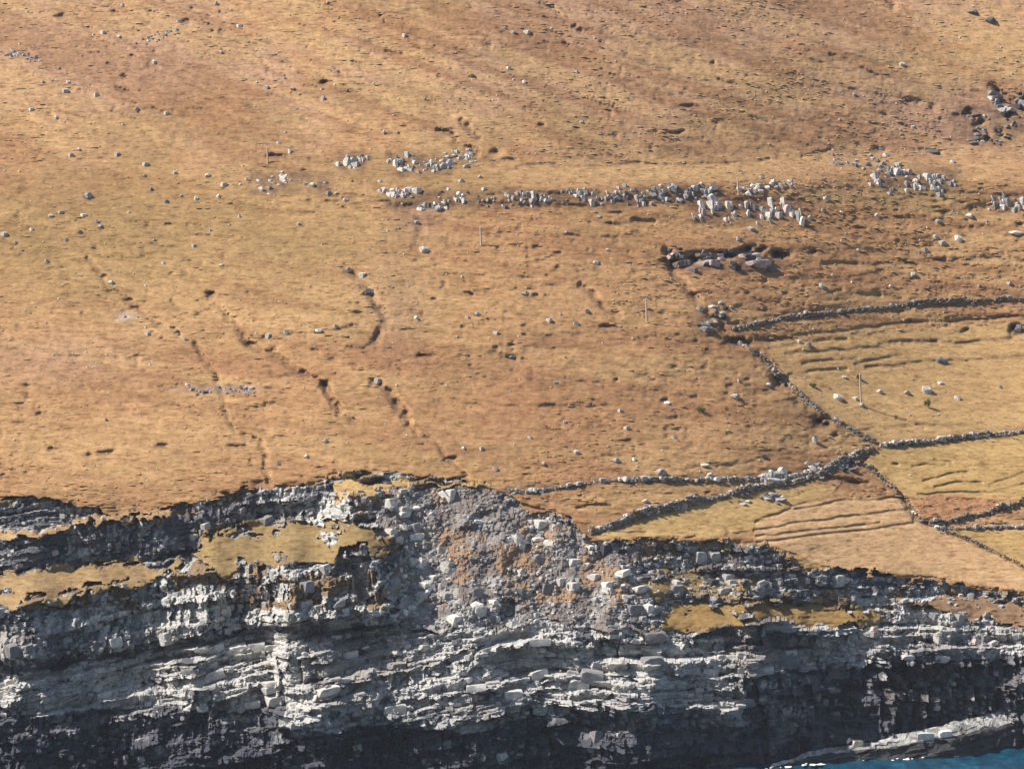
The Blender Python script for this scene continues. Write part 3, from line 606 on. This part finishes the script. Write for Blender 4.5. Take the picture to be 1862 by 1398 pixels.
OUT = [('pale broken outcrop at the left end of the upper rock band', (620, 278, 662, 312), 11, 'column', (8, 20), (6, 10), PG),
       ('pale outcrop of pointed rocks in the upper rock band, second from left', (708, 282, 762, 318), 15, 'column', (8, 24), (5, 10), PG),
       ('pale blocky outcrop in the upper rock band, third from left', (768, 288, 820, 310), 12, 'slab', (8, 16), (7, 14), PG),
       ('low streak of pinkish white rocks below the dark gullies', (808, 272, 864, 288), 14, 'boulder', (5, 9), (7, 13), ('white', 'pink', 'pale')),
       ('pale rocks beside a dark hollow at the left end of the lower rock band', (703, 345, 748, 378), 10, 'column', (8, 20), (6, 11), ('white', 'pale', 'pink')),
       ('sparse low pale rocks in the lower rock band, right of the hollow', (760, 352, 905, 378), 20, 'column', (6, 13), (5, 9), ('pale', 'white', 'brown', 'grey')),
       ('short row of grey and pale rocks at the middle of the lower rock band', (918, 342, 1010, 374), 18, 'column', (7, 17), (5, 10), PG),
       ('dense run of pale upright rocks in the lower rock band', (1030, 342, 1180, 374), 34, 'column', (7, 20), (5, 9), PG + ('pink',)),
       ('grey rounded outcrop at the right end of the lower rock band', (1185, 332, 1308, 368), 30, 'boulder', (9, 20), (8, 16), ('grey', 'pale', 'grey', 'pale')),
       ('outcrop of tall pale basalt columns on the right of the hill', (1262, 366, 1452, 402), 36, 'column', (12, 40), (5, 10), ('pale', 'white', 'pink', 'white')),
       ('loose pale boulders just above the basalt columns', (1352, 322, 1452, 352), 14, 'boulder', (9, 18), (8, 16), ('white', 'pale', 'pink')),
       ('grey arc of small rocks on top of the right bench', (1515, 286, 1612, 312), 22, 'boulder', (6, 12), (6, 12), ('grey', 'pale', 'grey')),
       ('pale columns stepping down right of the arc of rocks', (1590, 305, 1738, 346), 36, 'column', (9, 22), (6, 10), PG),
       ('row of pale columns at the right edge of the hill', (1805, 348, 1900, 384), 24, 'column', (12, 32), (6, 9), PG),
       ('dark overhanging rock bank at the top of the zigzag wall', (1212, 456, 1432, 490), 30, 'slab', (9, 18), (10, 24), ('dark', 'dark', 'grey', 'brown', 'pink')),
       ('dark and grey rocks in the steep gully at the upper right', (1805, 165, 1880, 212), 16, 'slab', (7, 14), (8, 16), ('dark', 'grey', 'pale')),
       ('scattered dark rocks on bare soil at the upper right', (1735, 200, 1840, 258), 24, 'boulder', (6, 13), (7, 15), ('dark', 'grey', 'brown', 'pale')),
       ('small grey patch of stones on the top left slope', (258, 52, 318, 72), 14, 'boulder', (5, 8), (5, 10), ('grey', 'pale')),
       ('cluster of pale stones on the left slope level with the rock bands', (455, 314, 520, 356), 14, 'boulder', (7, 13), (7, 13), ('white', 'pale', 'pink')),
       ('few grey stones at the left edge near the top', (0, 88, 70, 112), 9, 'boulder', (5, 10), (6, 11), ('grey', 'pale')),
       ('stony patch by the stream on the lower left slope', (335, 700, 465, 714), 15, 'boulder', (4, 9), (6, 12), ('grey', 'pale', 'pink')),
       ('pale pinnacle and boulders built into the long wall', (1370, 848, 1425, 878), 8, 'boulder', (14, 26), (12, 24), ('white', 'pale', 'pink')),
       ('low pale boulders in the yellow field below the long wall', (1345, 900, 1415, 918), 9, 'boulder', (8, 16), (12, 24), ('pale', 'white', 'grey')),
       ('grey rocks crowding the wall junction', (1460, 838, 1545, 866), 14, 'boulder', (7, 14), (9, 18), ('grey', 'pale', 'dark', 'white')),
       ('dark rocks in the notch above the wall corner', (1268, 548, 1322, 604), 13, 'boulder', (8, 15), (9, 16), ('dark', 'dark', 'grey', 'pale'))]
for k, (lb, rc, n, kd, hp, wp, tn) in enumerate(OUT): outcrop(lb, rc, n, kd, hp, wp, tn, 900 + k)

# ------------------------------------------------------------------ single boulders on the grass: u, v, width, height, tone
BO = []
def add(tone, txt, w=8, h=7):
    for t in txt.split():
        q = [float(a) for a in t.split(',')]
        BO.append((q[0], q[1], q[2] if len(q) > 2 else w, q[3] if len(q) > 3 else h, tone))
add('white', '222,10 325,40 435,48 187,60 217,68 107,125 78,150 124,150 119,167,10,9 175,173 57,200 102,215,8,9 248,200,11,10 303,207 280,114,9,9 402,97,8,9 517,143 485,160 533,162,11,6 587,180,6,10 507,260 527,277,9,12 213,282,9,9 143,273 265,300,10,9 263,320,11,7 318,316,9,10 378,320,14,9 407,337,11,10')
add('white', '555,335,8,9 568,338,12,11 592,333,8,8 597,352,9,8 398,359,9,10 357,362,9,10 330,357 110,387,11,7 92,393,10,6 152,392,10,6 177,402,13,6 235,387 8,427,11,9 28,443,11,8 57,418,9,8 120,437,12,10 280,437,10,7 435,395,8,8 543,408,9,7 353,448')
add('pale', '393,8,9,13 129,283 273,345 302,368,10,9 183,413,14,8 145,423,13,10 383,420,6,9 65,105,12,8 160,358,20,18')
add('white', '735,65 918,52 933,60,12,7 958,59,11,7 953,150,10,8 1057,223 1048,132 857,137,13,5 925,125 698,243,7,11 723,242 847,303,13,7 763,381,14,9 798,380,11,10 770,455,17,12 757,405 698,345')
add('white', '1502,362,12,11 1495,383,9,14 1473,397,12,11 1595,393,10,9 1530,387 1617,353 1633,300,11,9 1732,295,12,8 1763,393,16,9 1705,403,11,8 1700,433,14,13 1713,443,12,10 1742,435,15,14 1682,457,14,12 1342,435,11,9 1365,417,14,9 1847,424,28,7 1553,173 1610,283,14,9 1660,231 1640,118,12,8')
add('grey', '1802,40,22,16 1770,22,24,8 1693,276,30,9 1603,272,16,9 632,167,7,10')
add('white', '85,476,8,9 297,479,8,7 403,483,11,7 202,515,12,9 268,608 438,703,14,8 520,606,11,11 488,613,9,12 580,601,13,7 610,594,9,9 192,764,7,11 592,803,13,9 558,831,11,10 505,843,12,8 227,576,9,6 250,577,6,5')
add('grey', '338,618,10,8 322,603,14,7')
add('white', '632,491,16,11 659,501,12,9 955,534,19,8 867,572,14,9 850,578 757,579,9,8 998,583,10,8 1047,589,14,11 1020,573,7,6 902,606,9,8 1028,651,5,9 1010,696,8,9 1128,748,9,8 963,796,9,8 1027,768,7,9 1140,779,10,8 1225,796,12,8 843,816,8,8 875,816,6,7 1048,823,12,10 1120,838,18,11 1153,836,10,8 988,844,10,8 1083,479,13,8 686,693,9,10 1173,911,18,10 652,859,20,12 702,878,16,10 748,883,12,12 1213,733,14,6')
add('pink', '1202,861,22,16 1337,723,20,14 1067,566,14,8 1767,553,12,9 1470,629,15,13 1243,923,15,15 900,853,13,10')
add('grey', '672,533,25,17 930,650,17,7 1710,658,24,17 1388,829,14,9 1853,603,20,24')
add('white', '1495,521,15,11 1660,499,14,8 1273,563,15,11 1453,621,13,8 1535,686,10,6 1523,723,20,13 1567,738,14,10 1648,714,17,11 1685,711,22,19 1740,724,14,11 1817,704,11,8 1343,693,9,7 1482,803,14,20 1280,846,17,7 1290,863,18,11 1467,843,12,9 1600,713,13,9 1710,697,10,5 1555,725,9,6 1660,690,6,4 1398,700,13,9')
add('white', '1185,372,8,9 1090,395,12,5 640,330,7,7 690,330,9,6 838,330,11,8 872,322,10,8 815,345,8,8 880,345,8,7 612,352,9,6 628,365,13,9 705,420,6,6 1105,455,8,6 1560,455,8,6 1620,520,9,6 1780,520,8,6 1835,515,8,6 1650,560,9,7')
ORD = 'first second third fourth fifth sixth seventh eighth ninth tenth eleventh twelfth thirteenth fourteenth fifteenth sixteenth seventeenth eighteenth nineteenth twentieth twenty-first twenty-second twenty-third twenty-fourth twenty-fifth twenty-sixth twenty-seventh twenty-eighth twenty-ninth thirtieth'.split()
def zone(u, v):
    if v < 250: return 'on the top left slope' if u < 620 else ('on the top middle slope' if u < 1240 else 'on the top right slope')
    if v < 465: return 'on the left slope beside the rock bands' if u < 620 else ('near the middle rock bands' if u < 1240 else 'near the basalt columns')
    if u < 620: return 'on the lower left slope near the stream'
    if u < 1240: return 'on the orange slope between gully and zigzag wall' if v < 700 else 'on the orange slope just above the scree'
    if v < 600: return 'above the upper right wall'
    if u > 1380 and v < 790: return 'in the furrowed yellow field'
    return 'beside the long diagonal wall'
X, Y, Z = hit([b[0] for b in BO], [b[1] for b in BO])
groups = {}
for i, (u, v, w, h, t) in enumerate(BO):
    size = 'small' if max(w, h) < 10 else ('mid-sized' if max(w, h) < 15 else 'large')
    groups.setdefault((size, t, zone(u, v)), []).append(i)
BLAB = {}
TN = {'white': 'whitish', 'pale': 'pale grey', 'pink': 'pinkish', 'grey': 'grey'}
for (size, t, zn), L in groups.items():
    L.sort(key=lambda i: BO[i][0])
    for k, i in enumerate(L):
        BLAB[i] = '%s %s boulder %s' % (size, TN[t], zn) if len(L) == 1 else '%s %s boulder %s, %s from the left' % (size, TN[t], zn, ORD[k] if k < 30 else 'number %d' % (k + 1))
SPECIAL = {(672, 533): 'large dark boulder with white top sitting in the middle gully', (1853, 603): 'tall dark boulder at the right edge above the furrowed field', (1710, 658): 'solitary dark grey boulder among the furrows of the yellow field', (160, 358): 'large pale double boulder standing alone on the left slope',
           (1120, 838): 'long white boulder on the orange slope above the long wall', (1202, 861): 'large pinkish boulder touching the thin upper wall', (1685, 711): 'large grey white boulder above a green tuft in the field', (1648, 714): 'white boulder left of the large boulder with the green tuft', (1847, 424): 'long flat white rock at the right edge below the columns', (1802, 40): 'grey rock on the top right slope beside a dark streak'}
for i, ((u, v, w, h, t), x, y, z) in enumerate(zip(BO, X, Y, Z)):
    sc = 0.1 * y / 1200; w2 = w * sc; h2 = h * sc
    o = stone('boulder', 'boulder' if max(w, h) > 12 else random.choice(['boulder', 'boulder', 'slab']), (x, y - 0.05 * w2, z + 0.02 * h2), (w2 * 1.05, w2 * random.uniform(.8, 1.15), h2 * 1.1), tuple(np.array(TONE[t]) * random.uniform(.55, .95)))
    tag(o, SPECIAL.get((int(u), int(v)), BLAB[i]), 'boulder', 'boulders on the grass')

# small pebbles and stones nobody could count
n = 700; r2 = np.random.default_rng(77)
u = r2.uniform(0, 1862, n * 2); v = r2.uniform(0, 880, n * 2)
keep = fbm(u / 130, v / 60, 7, 3) + r2.random(n * 2) * 0.35 > 0.62
u, v = u[keep], v[keep]; n = len(u)
X, Y, Z = hit(u, v); w = 0.15 + 0.35 * r2.random(n) ** 2
cc = (np.array(TONE['pale']) + (np.array(TONE['cream']) - np.array(TONE['pale'])) * r2.random((n, 1))).astype(np.float32)
tag(rubble('scattered_stones', ['boulder', 'slab'], np.stack([X, Y - 0.05, Z], 1), np.stack([w * 1.2, w, w * 0.8], 1), cc), 'small pale stones strewn all over the grass', 'stones', None, 'stuff')

# ------------------------------------------------------------------ dry stone walls
def wall(label, line, height=1.3, width=0.9, tones=('grey', 'brown', 'pale'), big=0.12, seed=0, sparse=0.0):
    r = np.random.default_rng(3000 + seed)
    p = np.array(line, float); seg = np.hypot(*np.diff(p, axis=0).T); L = np.concatenate([[0], np.cumsum(seg)])
    q = np.arange(0, L[-1], 2.0); u = np.interp(q, L, p[:, 0]); v = np.interp(q, L, p[:, 1])
    X, Y, Z = hit(u, v)
    n = 7; pad = lambda a: np.convolve(np.pad(a, n // 2, mode='edge'), np.ones(n) / n, 'valid')
    X, Y, Z = pad(X), pad(Y), pad(Z)
    T = np.concatenate([[0], np.cumsum(np.hypot(np.diff(X), np.diff(Y)))])
    root = link(bpy.data.objects.new('dry_stone_wall', None)); root.location = (X[0], Y[0], Z[0]); tag(root, label, 'wall', 'dry stone walls between the fields')
    P, S_, Cc, Ya = [], [], [], []; caps = []
    s_ = 0.0
    while s_ < T[-1]:
        x, y, z = np.interp(s_, T, X), np.interp(s_, T, Y), np.interp(s_, T, Z)
        x2, y2 = np.interp(s_ + 0.5, T, X), np.interp(s_ + 0.5, T, Y); a = math.atan2(y2 - y, x2 - x) if s_ < T[-1] - 0.6 else a
        nrm = (-math.sin(a), math.cos(a))
        hh = height * min(1.5, max(0.0, 2.6 * float(fbm(np.array([s_ * 0.22]), np.array([seed * 3.3]), 9, 3)[0]) - 0.42))
        nc = int(round(hh / 0.36))
        for side in (-1, 0, 1):
            for c in range(-1, nc):
                if r.random() < sparse: continue
                o_ = side * width * 0.36 * (1 - 0.25 * c / max(nc, 1))
                w = 0.42 * (0.6 + 0.9 * r.random())
                P.append((x + nrm[0] * o_ + r.normal() * .12, y + nrm[1] * o_ + r.normal() * .12, z + 0.16 + c * 0.36 + r.normal() * .07))
                S_.append((w * 1.7, w, 0.24 + 0.18 * r.random())); Ya.append(a); t = np.array(TONE[tones[r.integers(0, len(tones))]]) if r.random() < 0.68 else np.array((0.27, 0.185, 0.095)); Cc.append(t * (0.65 + 0.7 * r.random()))
        if r.random() < big: caps.append((x + r.normal() * .15, y - 0.2 + r.normal() * .2, z + hh * r.uniform(0.45, 1.0)))
        if r.random() < 0.55:
            P.append((x + nrm[0] * r.normal() * .9, y + nrm[1] * r.normal() * .9 - .2, z + .05)); S_.append((.4, .35, .25)); Ya.append(a + r.normal()); Cc.append(np.array(TONE['grey']) * (.6 + .8 * r.random()))
        s_ += 0.5
    tag(rubble('wall_stones', ['slab'], np.array(P) - np.array((X[0], Y[0], Z[0])), np.array(S_), np.array(Cc, np.float32), parent=root, spin=0.25, yaw=np.array(Ya)), kind='stuff')
    for c in caps:
        w = r.uniform(.7, 1.3)
        stone('stone', 'slab' if r.random() < .5 else 'boulder', tuple(np.array(c) - np.array((X[0], Y[0], Z[0]))), (w, w * .8, w * r.uniform(.5, .9)), random.choice(['pale', 'pale', 'grey', 'white']), root)
    return root
wall('grey wall running to the right edge above the furrowed field', [(1330, 600), (1365, 590), (1430, 576), (1510, 568), (1600, 560), (1700, 549), (1862, 544), (1960, 540)], 0.42, 0.65, ('grey', 'brown', 'brown'), seed=1, sparse=0.15)
wall('zigzag wall descending the left side of the furrowed field', [(1335, 620), (1380, 645), (1410, 680), (1440, 705), (1470, 735), (1510, 760), (1560, 790), (1594, 806)], 0.55, 0.65, ('grey', 'brown', 'brown'), seed=2, sparse=0.1)
wall('wall of pale and dark stones right of the wall junction', [(1602, 812), (1680, 804), (1740, 797), (1800, 791), (1862, 786), (1960, 780)], 0.55, 0.8, ('pale', 'grey', 'dark', 'pale'), 0.3, seed=3, sparse=0.2)
wall('long thick diagonal wall above the yellow field strip', [(1592, 812), (1550, 828), (1500, 856), (1440, 877), (1340, 894), (1260, 913), (1180, 933), (1110, 956), (1068, 970)], 0.95, 1.0, ('grey', 'pale', 'brown', 'grey'), seed=4)
wall('thin low wall just above the long diagonal wall', [(1480, 858), (1440, 866), (1380, 870), (1300, 874), (1200, 874), (1090, 874), (1055, 880), (1020, 887), (960, 895), (922, 893)], 0.45, 0.7, ('grey', 'brown', 'pale'), 0.25, seed=5, sparse=0.35)
wall('dark wall rising to the right edge below the green field', [(1692, 956), (1740, 946), (1800, 931), (1862, 916), (1960, 895)], 0.9, 0.9, ('dark', 'grey', 'brown'), seed=6)
wall('low straight wall along the top of the smallest yellow field', [(1700, 960), (1760, 961), (1862, 958), (1960, 956)], 0.4, 0.6, ('grey', 'brown', 'pale'), 0.2, seed=7, sparse=0.4)
wall('thin brown bank wall slanting down to the right field corner', [(1705, 962), (1760, 979), (1800, 1001), (1862, 1031), (1960, 1075)], 0.35, 0.5, ('brown', 'brown', 'dark'), 0.03, seed=8, sparse=0.3)
wall('short broken wall curving below the wall junction', [(1560, 842), (1582, 852), (1612, 880), (1645, 906), (1660, 930), (1680, 952)], 0.4, 0.6, ('brown', 'dark', 'grey'), 0.08, seed=9, sparse=0.45)

# ------------------------------------------------------------------ utility poles
M_WOOD, ntw, bw = new_mat('weathered_wood', 0.85)
ntw.links.new(ramp(ntw, noise(ntw, 6, 5, 0.6, ((4, 4, .4), (0, 0, 0))), [(0.3, (0.42, 0.33, 0.25)), (0.7, (0.52, 0.42, 0.31))]), bw.inputs['Base Color'])
M_CERA, _, bc = new_mat('insulator', 0.3, 0.5); bc.inputs['Base Color'].default_value = (0.5, 0.48, 0.45, 1)
def tube(pts, rad, n=8):
    V_, F_ = [], []
    for (p, r_) in zip(pts, rad):
        for k in range(n): a = 2 * math.pi * k / n; V_.append((p[0] + r_ * math.cos(a), p[1] + r_ * math.sin(a), p[2]))
    for i in range(len(pts) - 1):
        for k in range(n): F_.append((i * n + k, i * n + (k + 1) % n, (i + 1) * n + (k + 1) % n, (i + 1) * n + k))
    c = len(V_); V_.append(tuple(pts[-1]))
    for k in range(n): F_.append(((len(pts) - 1) * n + k, (len(pts) - 1) * n + (k + 1) % n, c, c))
    return V_, F_
def simple(name, V_, F_, mat, parent):
    me = bpy.data.meshes.new(name); me.from_pydata(V_, [], [tuple(dict.fromkeys(f)) for f in F_]); me.materials.append(mat)
    return link(bpy.data.objects.new(name, me), parent)
def pole(u, v, hpx, lean, label):
    x, y, z = (float(a) for a in hit(u, v)); h = hpx * 0.1 * y / 1200
    root = link(bpy.data.objects.new('utility_pole', None)); root.location = (x, y, z); tag(root, label, 'pole', 'line of wooden utility poles')
    root.rotation_euler = (0, lean, 0)
    simple('post', *tube([(0, 0, -.6), (0, 0, h * .5), (0, 0, h)], [.19, .17, .14]), M_WOOD, root)
    simple('cap', *tube([(0, 0, h), (0, 0, h + .12), (0, 0, h + .2)], [.13, .10, .03]), M_CERA, root)
    return root
pole(1566, 738, 58, -0.05, 'leaning pale wooden pole in the furrowed yellow field')
pole(1343, 357, 33, -0.06, 'pale wooden pole standing just above the basalt columns')
pole(875, 446, 32, -0.05, 'thin pale pole on the slope below the lower rock band')
pole(1176, 584, 40, -0.03, 'faint thin pole on the orange slope left of the dark bank')
pole(487, 297, 28, -0.04, 'short pale pole on the left slope above the stone cluster')

# ------------------------------------------------------------------ small green shrubs
M_LEAF, ntl, bl = new_mat('leaf', 0.8); ntl.links.new(ramp(ntl, noise(ntl, 5), [(0.3, (0.05, 0.075, 0.02)), (0.7, (0.12, 0.14, 0.045))]), bl.inputs['Base Color'])
def shrub(u, v, wpx, hpx, label, seed):
    r = np.random.default_rng(seed); x, y, z = (float(a) for a in hit(u, v)); sc = 0.1 * y / 1200
    root = link(bpy.data.objects.new('shrub', None)); root.location = (x, y, z); tag(root, label, 'shrub', 'green shrubs on the dry grass')
    simple('stem', *tube([(0, 0, -.2), (0.03, 0, hpx * sc * .5), (0.02, 0, hpx * sc * .8)], [.06, .05, .02], 6), M_WOOD, root)
    V_, F_ = [], []
    for k in range(420):
        d = r.normal(size=3); d /= np.linalg.norm(d); d *= r.random() ** .4
        c = np.array((d[0] * wpx * sc * .5, d[1] * wpx * sc * .5, (0.55 + 0.5 * d[2]) * hpx * sc))
        a = r.normal(size=3); a /= np.linalg.norm(a); b_ = np.cross(a, r.normal(size=3)); b_ /= np.linalg.norm(b_)
        i = len(V_); V_ += [tuple(c - a * .11), tuple(c + b_ * .06), tuple(c + a * .11), tuple(c - b_ * .06)]; F_.append((i, i + 1, i + 2, i + 3))
    simple('foliage', V_, F_, M_LEAF, root)
shrub(1688, 742, 9, 17, 'small green shrub below the large boulder in the yellow field', 1)
shrub(1275, 749, 18, 9, 'low dark green shrub left of the zigzag wall', 2)
shrub(1562, 690, 10, 9, 'tiny green tuft behind the pole in the yellow field', 3)
shrub(1478, 703, 14, 6, 'flat green tuft against the zigzag wall', 4)

# ------------------------------------------------------------------ shore rock, pale blocks on it, sea
top_l = np.array([(1400, 1392), (1440, 1380), (1475, 1366), (1563, 1353), (1600, 1346), (1700, 1323), (1800, 1298), (1862, 1283), (1960, 1258), (2300, 1170)], float)
wat_l = np.array([(1390, 1398), (1440, 1391), (1480, 1386), (1560, 1381), (1660, 1377), (1740, 1374), (1862, 1358), (1960, 1346), (2300, 1320)], float)
def sea_y(v): return HC / math.tan(PITCH + math.atan((v - CV) / F))
us = np.linspace(1402, 2250, 420); nt_ = 46
VV, CC = [], []
for j, u in enumerate(us):
    vw = np.interp(u, wat_l[:, 0], wat_l[:, 1]); vt = np.interp(u, top_l[:, 0], top_l[:, 1])
    yw = sea_y(vw) - 0.8; yt = yw + 4.0 + 5.0 * min(1, (u - 1400) / 300)
    zt = HC - yt * math.tan(PITCH + math.atan((vt - CV) / F)); x0 = (u - CU) / F * yw * 1.004
    for k in range(nt_):
        t = k / (nt_ - 1)
        if t < 0.45: f = t / .45; y = yw + f * (yt - yw) * 0.25; z = -1.2 + f * (zt * 0.62 + 1.2)
        elif t < 0.85: f = (t - .45) / .4; y = yw + (0.25 + .75 * f) * (yt - yw); z = zt * (0.62 + 0.38 * f)
        else: f = (t - .85) / .15; y = yt + f * 2.0; z = zt - f * (zt + 2)
        VV.append((x0, y, z)); CC.append(t)
VV = np.array(VV); CC = np.array(CC)
bx, rr, _ = blocks(VV[:, 0], VV[:, 2] - 0.12 * VV[:, 0], 47, 0.8, 4.0)
bs, r3, _ = blocks(VV[:, 0], VV[:, 2] - 0.12 * VV[:, 0], 48, 0.4, 1.3)
VV[:, 1] += np.where(CC < .9, bx * 0.9 + bs * 0.5, 0); VV[:, 2] += np.where((CC > .3) & (CC < .9), (fbm(VV[:, 0] * .5, VV[:, 1] * .9, 49) - .5) * 1.0 + (rr - .5) * .35, 0)
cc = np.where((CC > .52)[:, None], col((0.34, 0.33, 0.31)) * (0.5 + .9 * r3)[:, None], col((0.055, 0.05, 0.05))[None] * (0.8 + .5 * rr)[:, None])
ii = np.arange(len(VV)).reshape(len(us), nt_)
FQ = np.stack([ii[:-1, :-1], ii[1:, :-1], ii[1:, 1:], ii[:-1, 1:]], -1).reshape(-1, 4)
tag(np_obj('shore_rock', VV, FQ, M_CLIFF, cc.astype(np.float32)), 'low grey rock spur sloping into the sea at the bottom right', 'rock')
SH = VV.reshape(len(us), nt_, 3)
def on_spur(u, t):
    j = int(np.clip(np.searchsorted(us, u), 0, len(us) - 1)); return SH[j, int(t * (nt_ - 1))]
for (u, t, w, h, d, tn, nm, lb) in ((1563, .74, 1.9, 1.5, 1.4, 'cream', 'stone_block', 'square cream block at the low end of the shore rock'), (1687, .56, 3.4, 1.5, 1.4, (0.72, 0.76, 0.74), 'stone_block', 'long white slab on the shore rock'),
                           (1722, .56, 2.6, 1.2, 1.3, (0.76, 0.75, 0.72), 'stone_block', 'white rounded rock right of the long white slab')):
    p = on_spur(u, t); o = stone(nm, 'slab', (p[0], p[1] - 0.5, p[2] + h * .35), (w, d, h), tn, rz=0.1); tag(o, lb, 'rock', 'pale blocks on the shore rock')

M_SEA, nts, bs_ = new_mat('sea_water', 0.18, 0.5)
nts.links.new(ramp(nts, noise(nts, 0.35, 5, 0.6, ((1, .35, 1), (0, 0, .3))), [(0.3, (0.003, 0.024, 0.05)), (0.55, (0.006, 0.055, 0.095)), (0.75, (0.02, 0.11, 0.16))]), bs_.inputs['Base Color'])
bump(nts, bs_, noise(nts, 1.2, 5, 0.65), 0.6, 0.4)
gx = np.concatenate([-3500 + np.arange(0, 3500, 250.), np.arange(0, 40, 8.), np.arange(40, 130, 0.45), np.arange(130, 400, 30.), np.arange(400, 3600, 400.)])
gy = np.concatenate([np.arange(-2500, 1100, 200.), np.arange(1100, 1175, 10.), np.arange(1175, 1245, 0.5), np.arange(1246, 1330, 12.)])
GX, GY = np.meshgrid(gx, gy)
GZ = ((fbm(GX * .22, GY * .4, 121, 5) - .5) * 1.5 + np.sin(GY * .55 + GX * .12 + 2 * fbm(GX * .1, GY * .1, 122)) * .22) * ((GX > 40) & (GX < 130) & (GY > 1175) & (GY < 1245)) - 0.1
ii = np.arange(GX.size).reshape(GX.shape)
tag(np_obj('sea', np.stack([GX, GY, GZ], -1).reshape(-1, 3), np.stack([ii[:-1, :-1], ii[:-1, 1:], ii[1:, 1:], ii[1:, :-1]], -1).reshape(-1, 4), M_SEA, None, True), 'blue sea at the foot of the cliff', None, None, 'structure')
M_FOAM, _, bf = new_mat('foam', 0.7); bf.inputs['Base Color'].default_value = (0.75, 0.78, 0.8, 1)
VV, FF = [], []; r = np.random.default_rng(5)
for k in range(22):
    u = 1395 + 330 * r.random() ** 1.6; vw = np.interp(u, wat_l[:, 0], wat_l[:, 1]) + abs(r.normal()) * 2.2 + 1
    y = sea_y(vw); x = (u - CU) / F * y; w = 0.15 + 0.9 * r.random() ** 2; m = 9; i0 = len(VV)
    z = 0.12
    VV.append((x, y, z + .08))
    for a in range(m): q = 2 * math.pi * a / m; e = r.uniform(.6, 1.2); VV.append((x + math.cos(q) * w * e, y + math.sin(q) * w * 1.6 * e, z - .04))
    for a in range(m): FF.append((i0, i0 + 1 + a, i0 + 1 + (a + 1) % m))
tag(np_obj('sea_foam', VV, FF, M_FOAM, None, True), 'flecks of white foam along the waterline', 'foam', None, 'stuff')

# ------------------------------------------------------------------ grass tussocks
M_TUFT, ntt, bt = new_mat('grass_blades', 1.0, 0.05); ntt.links.new(attr(ntt), bt.inputs['Base Color'])
cand = np.flatnonzero((isg & (U > -40) & (U < 1900) & (V > -30) & (soil < 0.25) & ~field & (CL == HILL)).ravel())
r = np.random.default_rng(9); n = 8000
pk = r.choice(cand, n * 3); q = VERT[pk]; pk = pk[fbm(q[:, 0] * 0.07, q[:, 2] * 0.12, 161, 3) + 0.3 * r.random(len(pk)) > 0.64][:n]; n = len(pk)
B = VERT[pk]; cB = COLF[pk] * (0.88 + 0.32 * r.random((n, 1)))
ring = [(math.cos(2 * math.pi * k / 7), math.sin(2 * math.pi * k / 7)) for k in range(7)]
D = np.array([(x, y, -0.25) for x, y in ring] + [(x * .62, y * .62, 0.62) for x, y in ring] + [(0, 0, 1.0)])
DF = np.array([(k, (k + 1) % 7, 7 + (k + 1) % 7) for k in range(7)] + [(k, 7 + (k + 1) % 7, 7 + k) for k in range(7)] + [(7 + k, 7 + (k + 1) % 7, 14) for k in range(7)])
sw = 0.35 + 0.9 * r.random(n) ** 2; sh = 0.07 + 0.13 * r.random(n); sd = 0.2 + 0.3 * r.random(n)
VT = D[None] * np.stack([sw, sd, sh], 1)[:, None] + (r.random((n, 15, 3)) - 0.5) * np.array((0.12, 0.12, 0.07)) + B[:, None] + np.array((0, 0.08, -0.05))
FT = (DF[None] + 15 * np.arange(n)[:, None, None]).reshape(-1, 3)
tag(np_obj('grass_tussocks', VT.reshape(-1, 3), FT, M_TUFT, np.repeat(cB, 15, 0), True), 'low tussocks of dry grass covering the hillside and fields', 'grass', None, 'stuff')

# ------------------------------------------------------------------ the air over the sound
bm = bmesh.new(); bmesh.ops.create_cube(bm, size=1.0)
hz = bpy.data.meshes.new('haze'); bm.to_mesh(hz); bm.free()
haze = link(bpy.data.objects.new('haze', hz)); haze.location = (0, 800, 205); haze.scale = (1700, 2200, 416)
M_HAZE = bpy.data.materials.new('haze'); M_HAZE.use_nodes = True; nh = M_HAZE.node_tree
nh.nodes.remove(nh.nodes['Principled BSDF'])
pv = nh.nodes.new('ShaderNodeVolumePrincipled'); pv.inputs['Density'].default_value = 0.000024; pv.inputs['Color'].default_value = (0.80, 0.86, 1.0, 1)
nh.links.new(pv.outputs[0], nh.nodes['Material Output'].inputs['Volume']); hz.materials.append(M_HAZE)
tag(haze, 'thin pale air between the camera and the hill', 'haze', None, 'stuff')
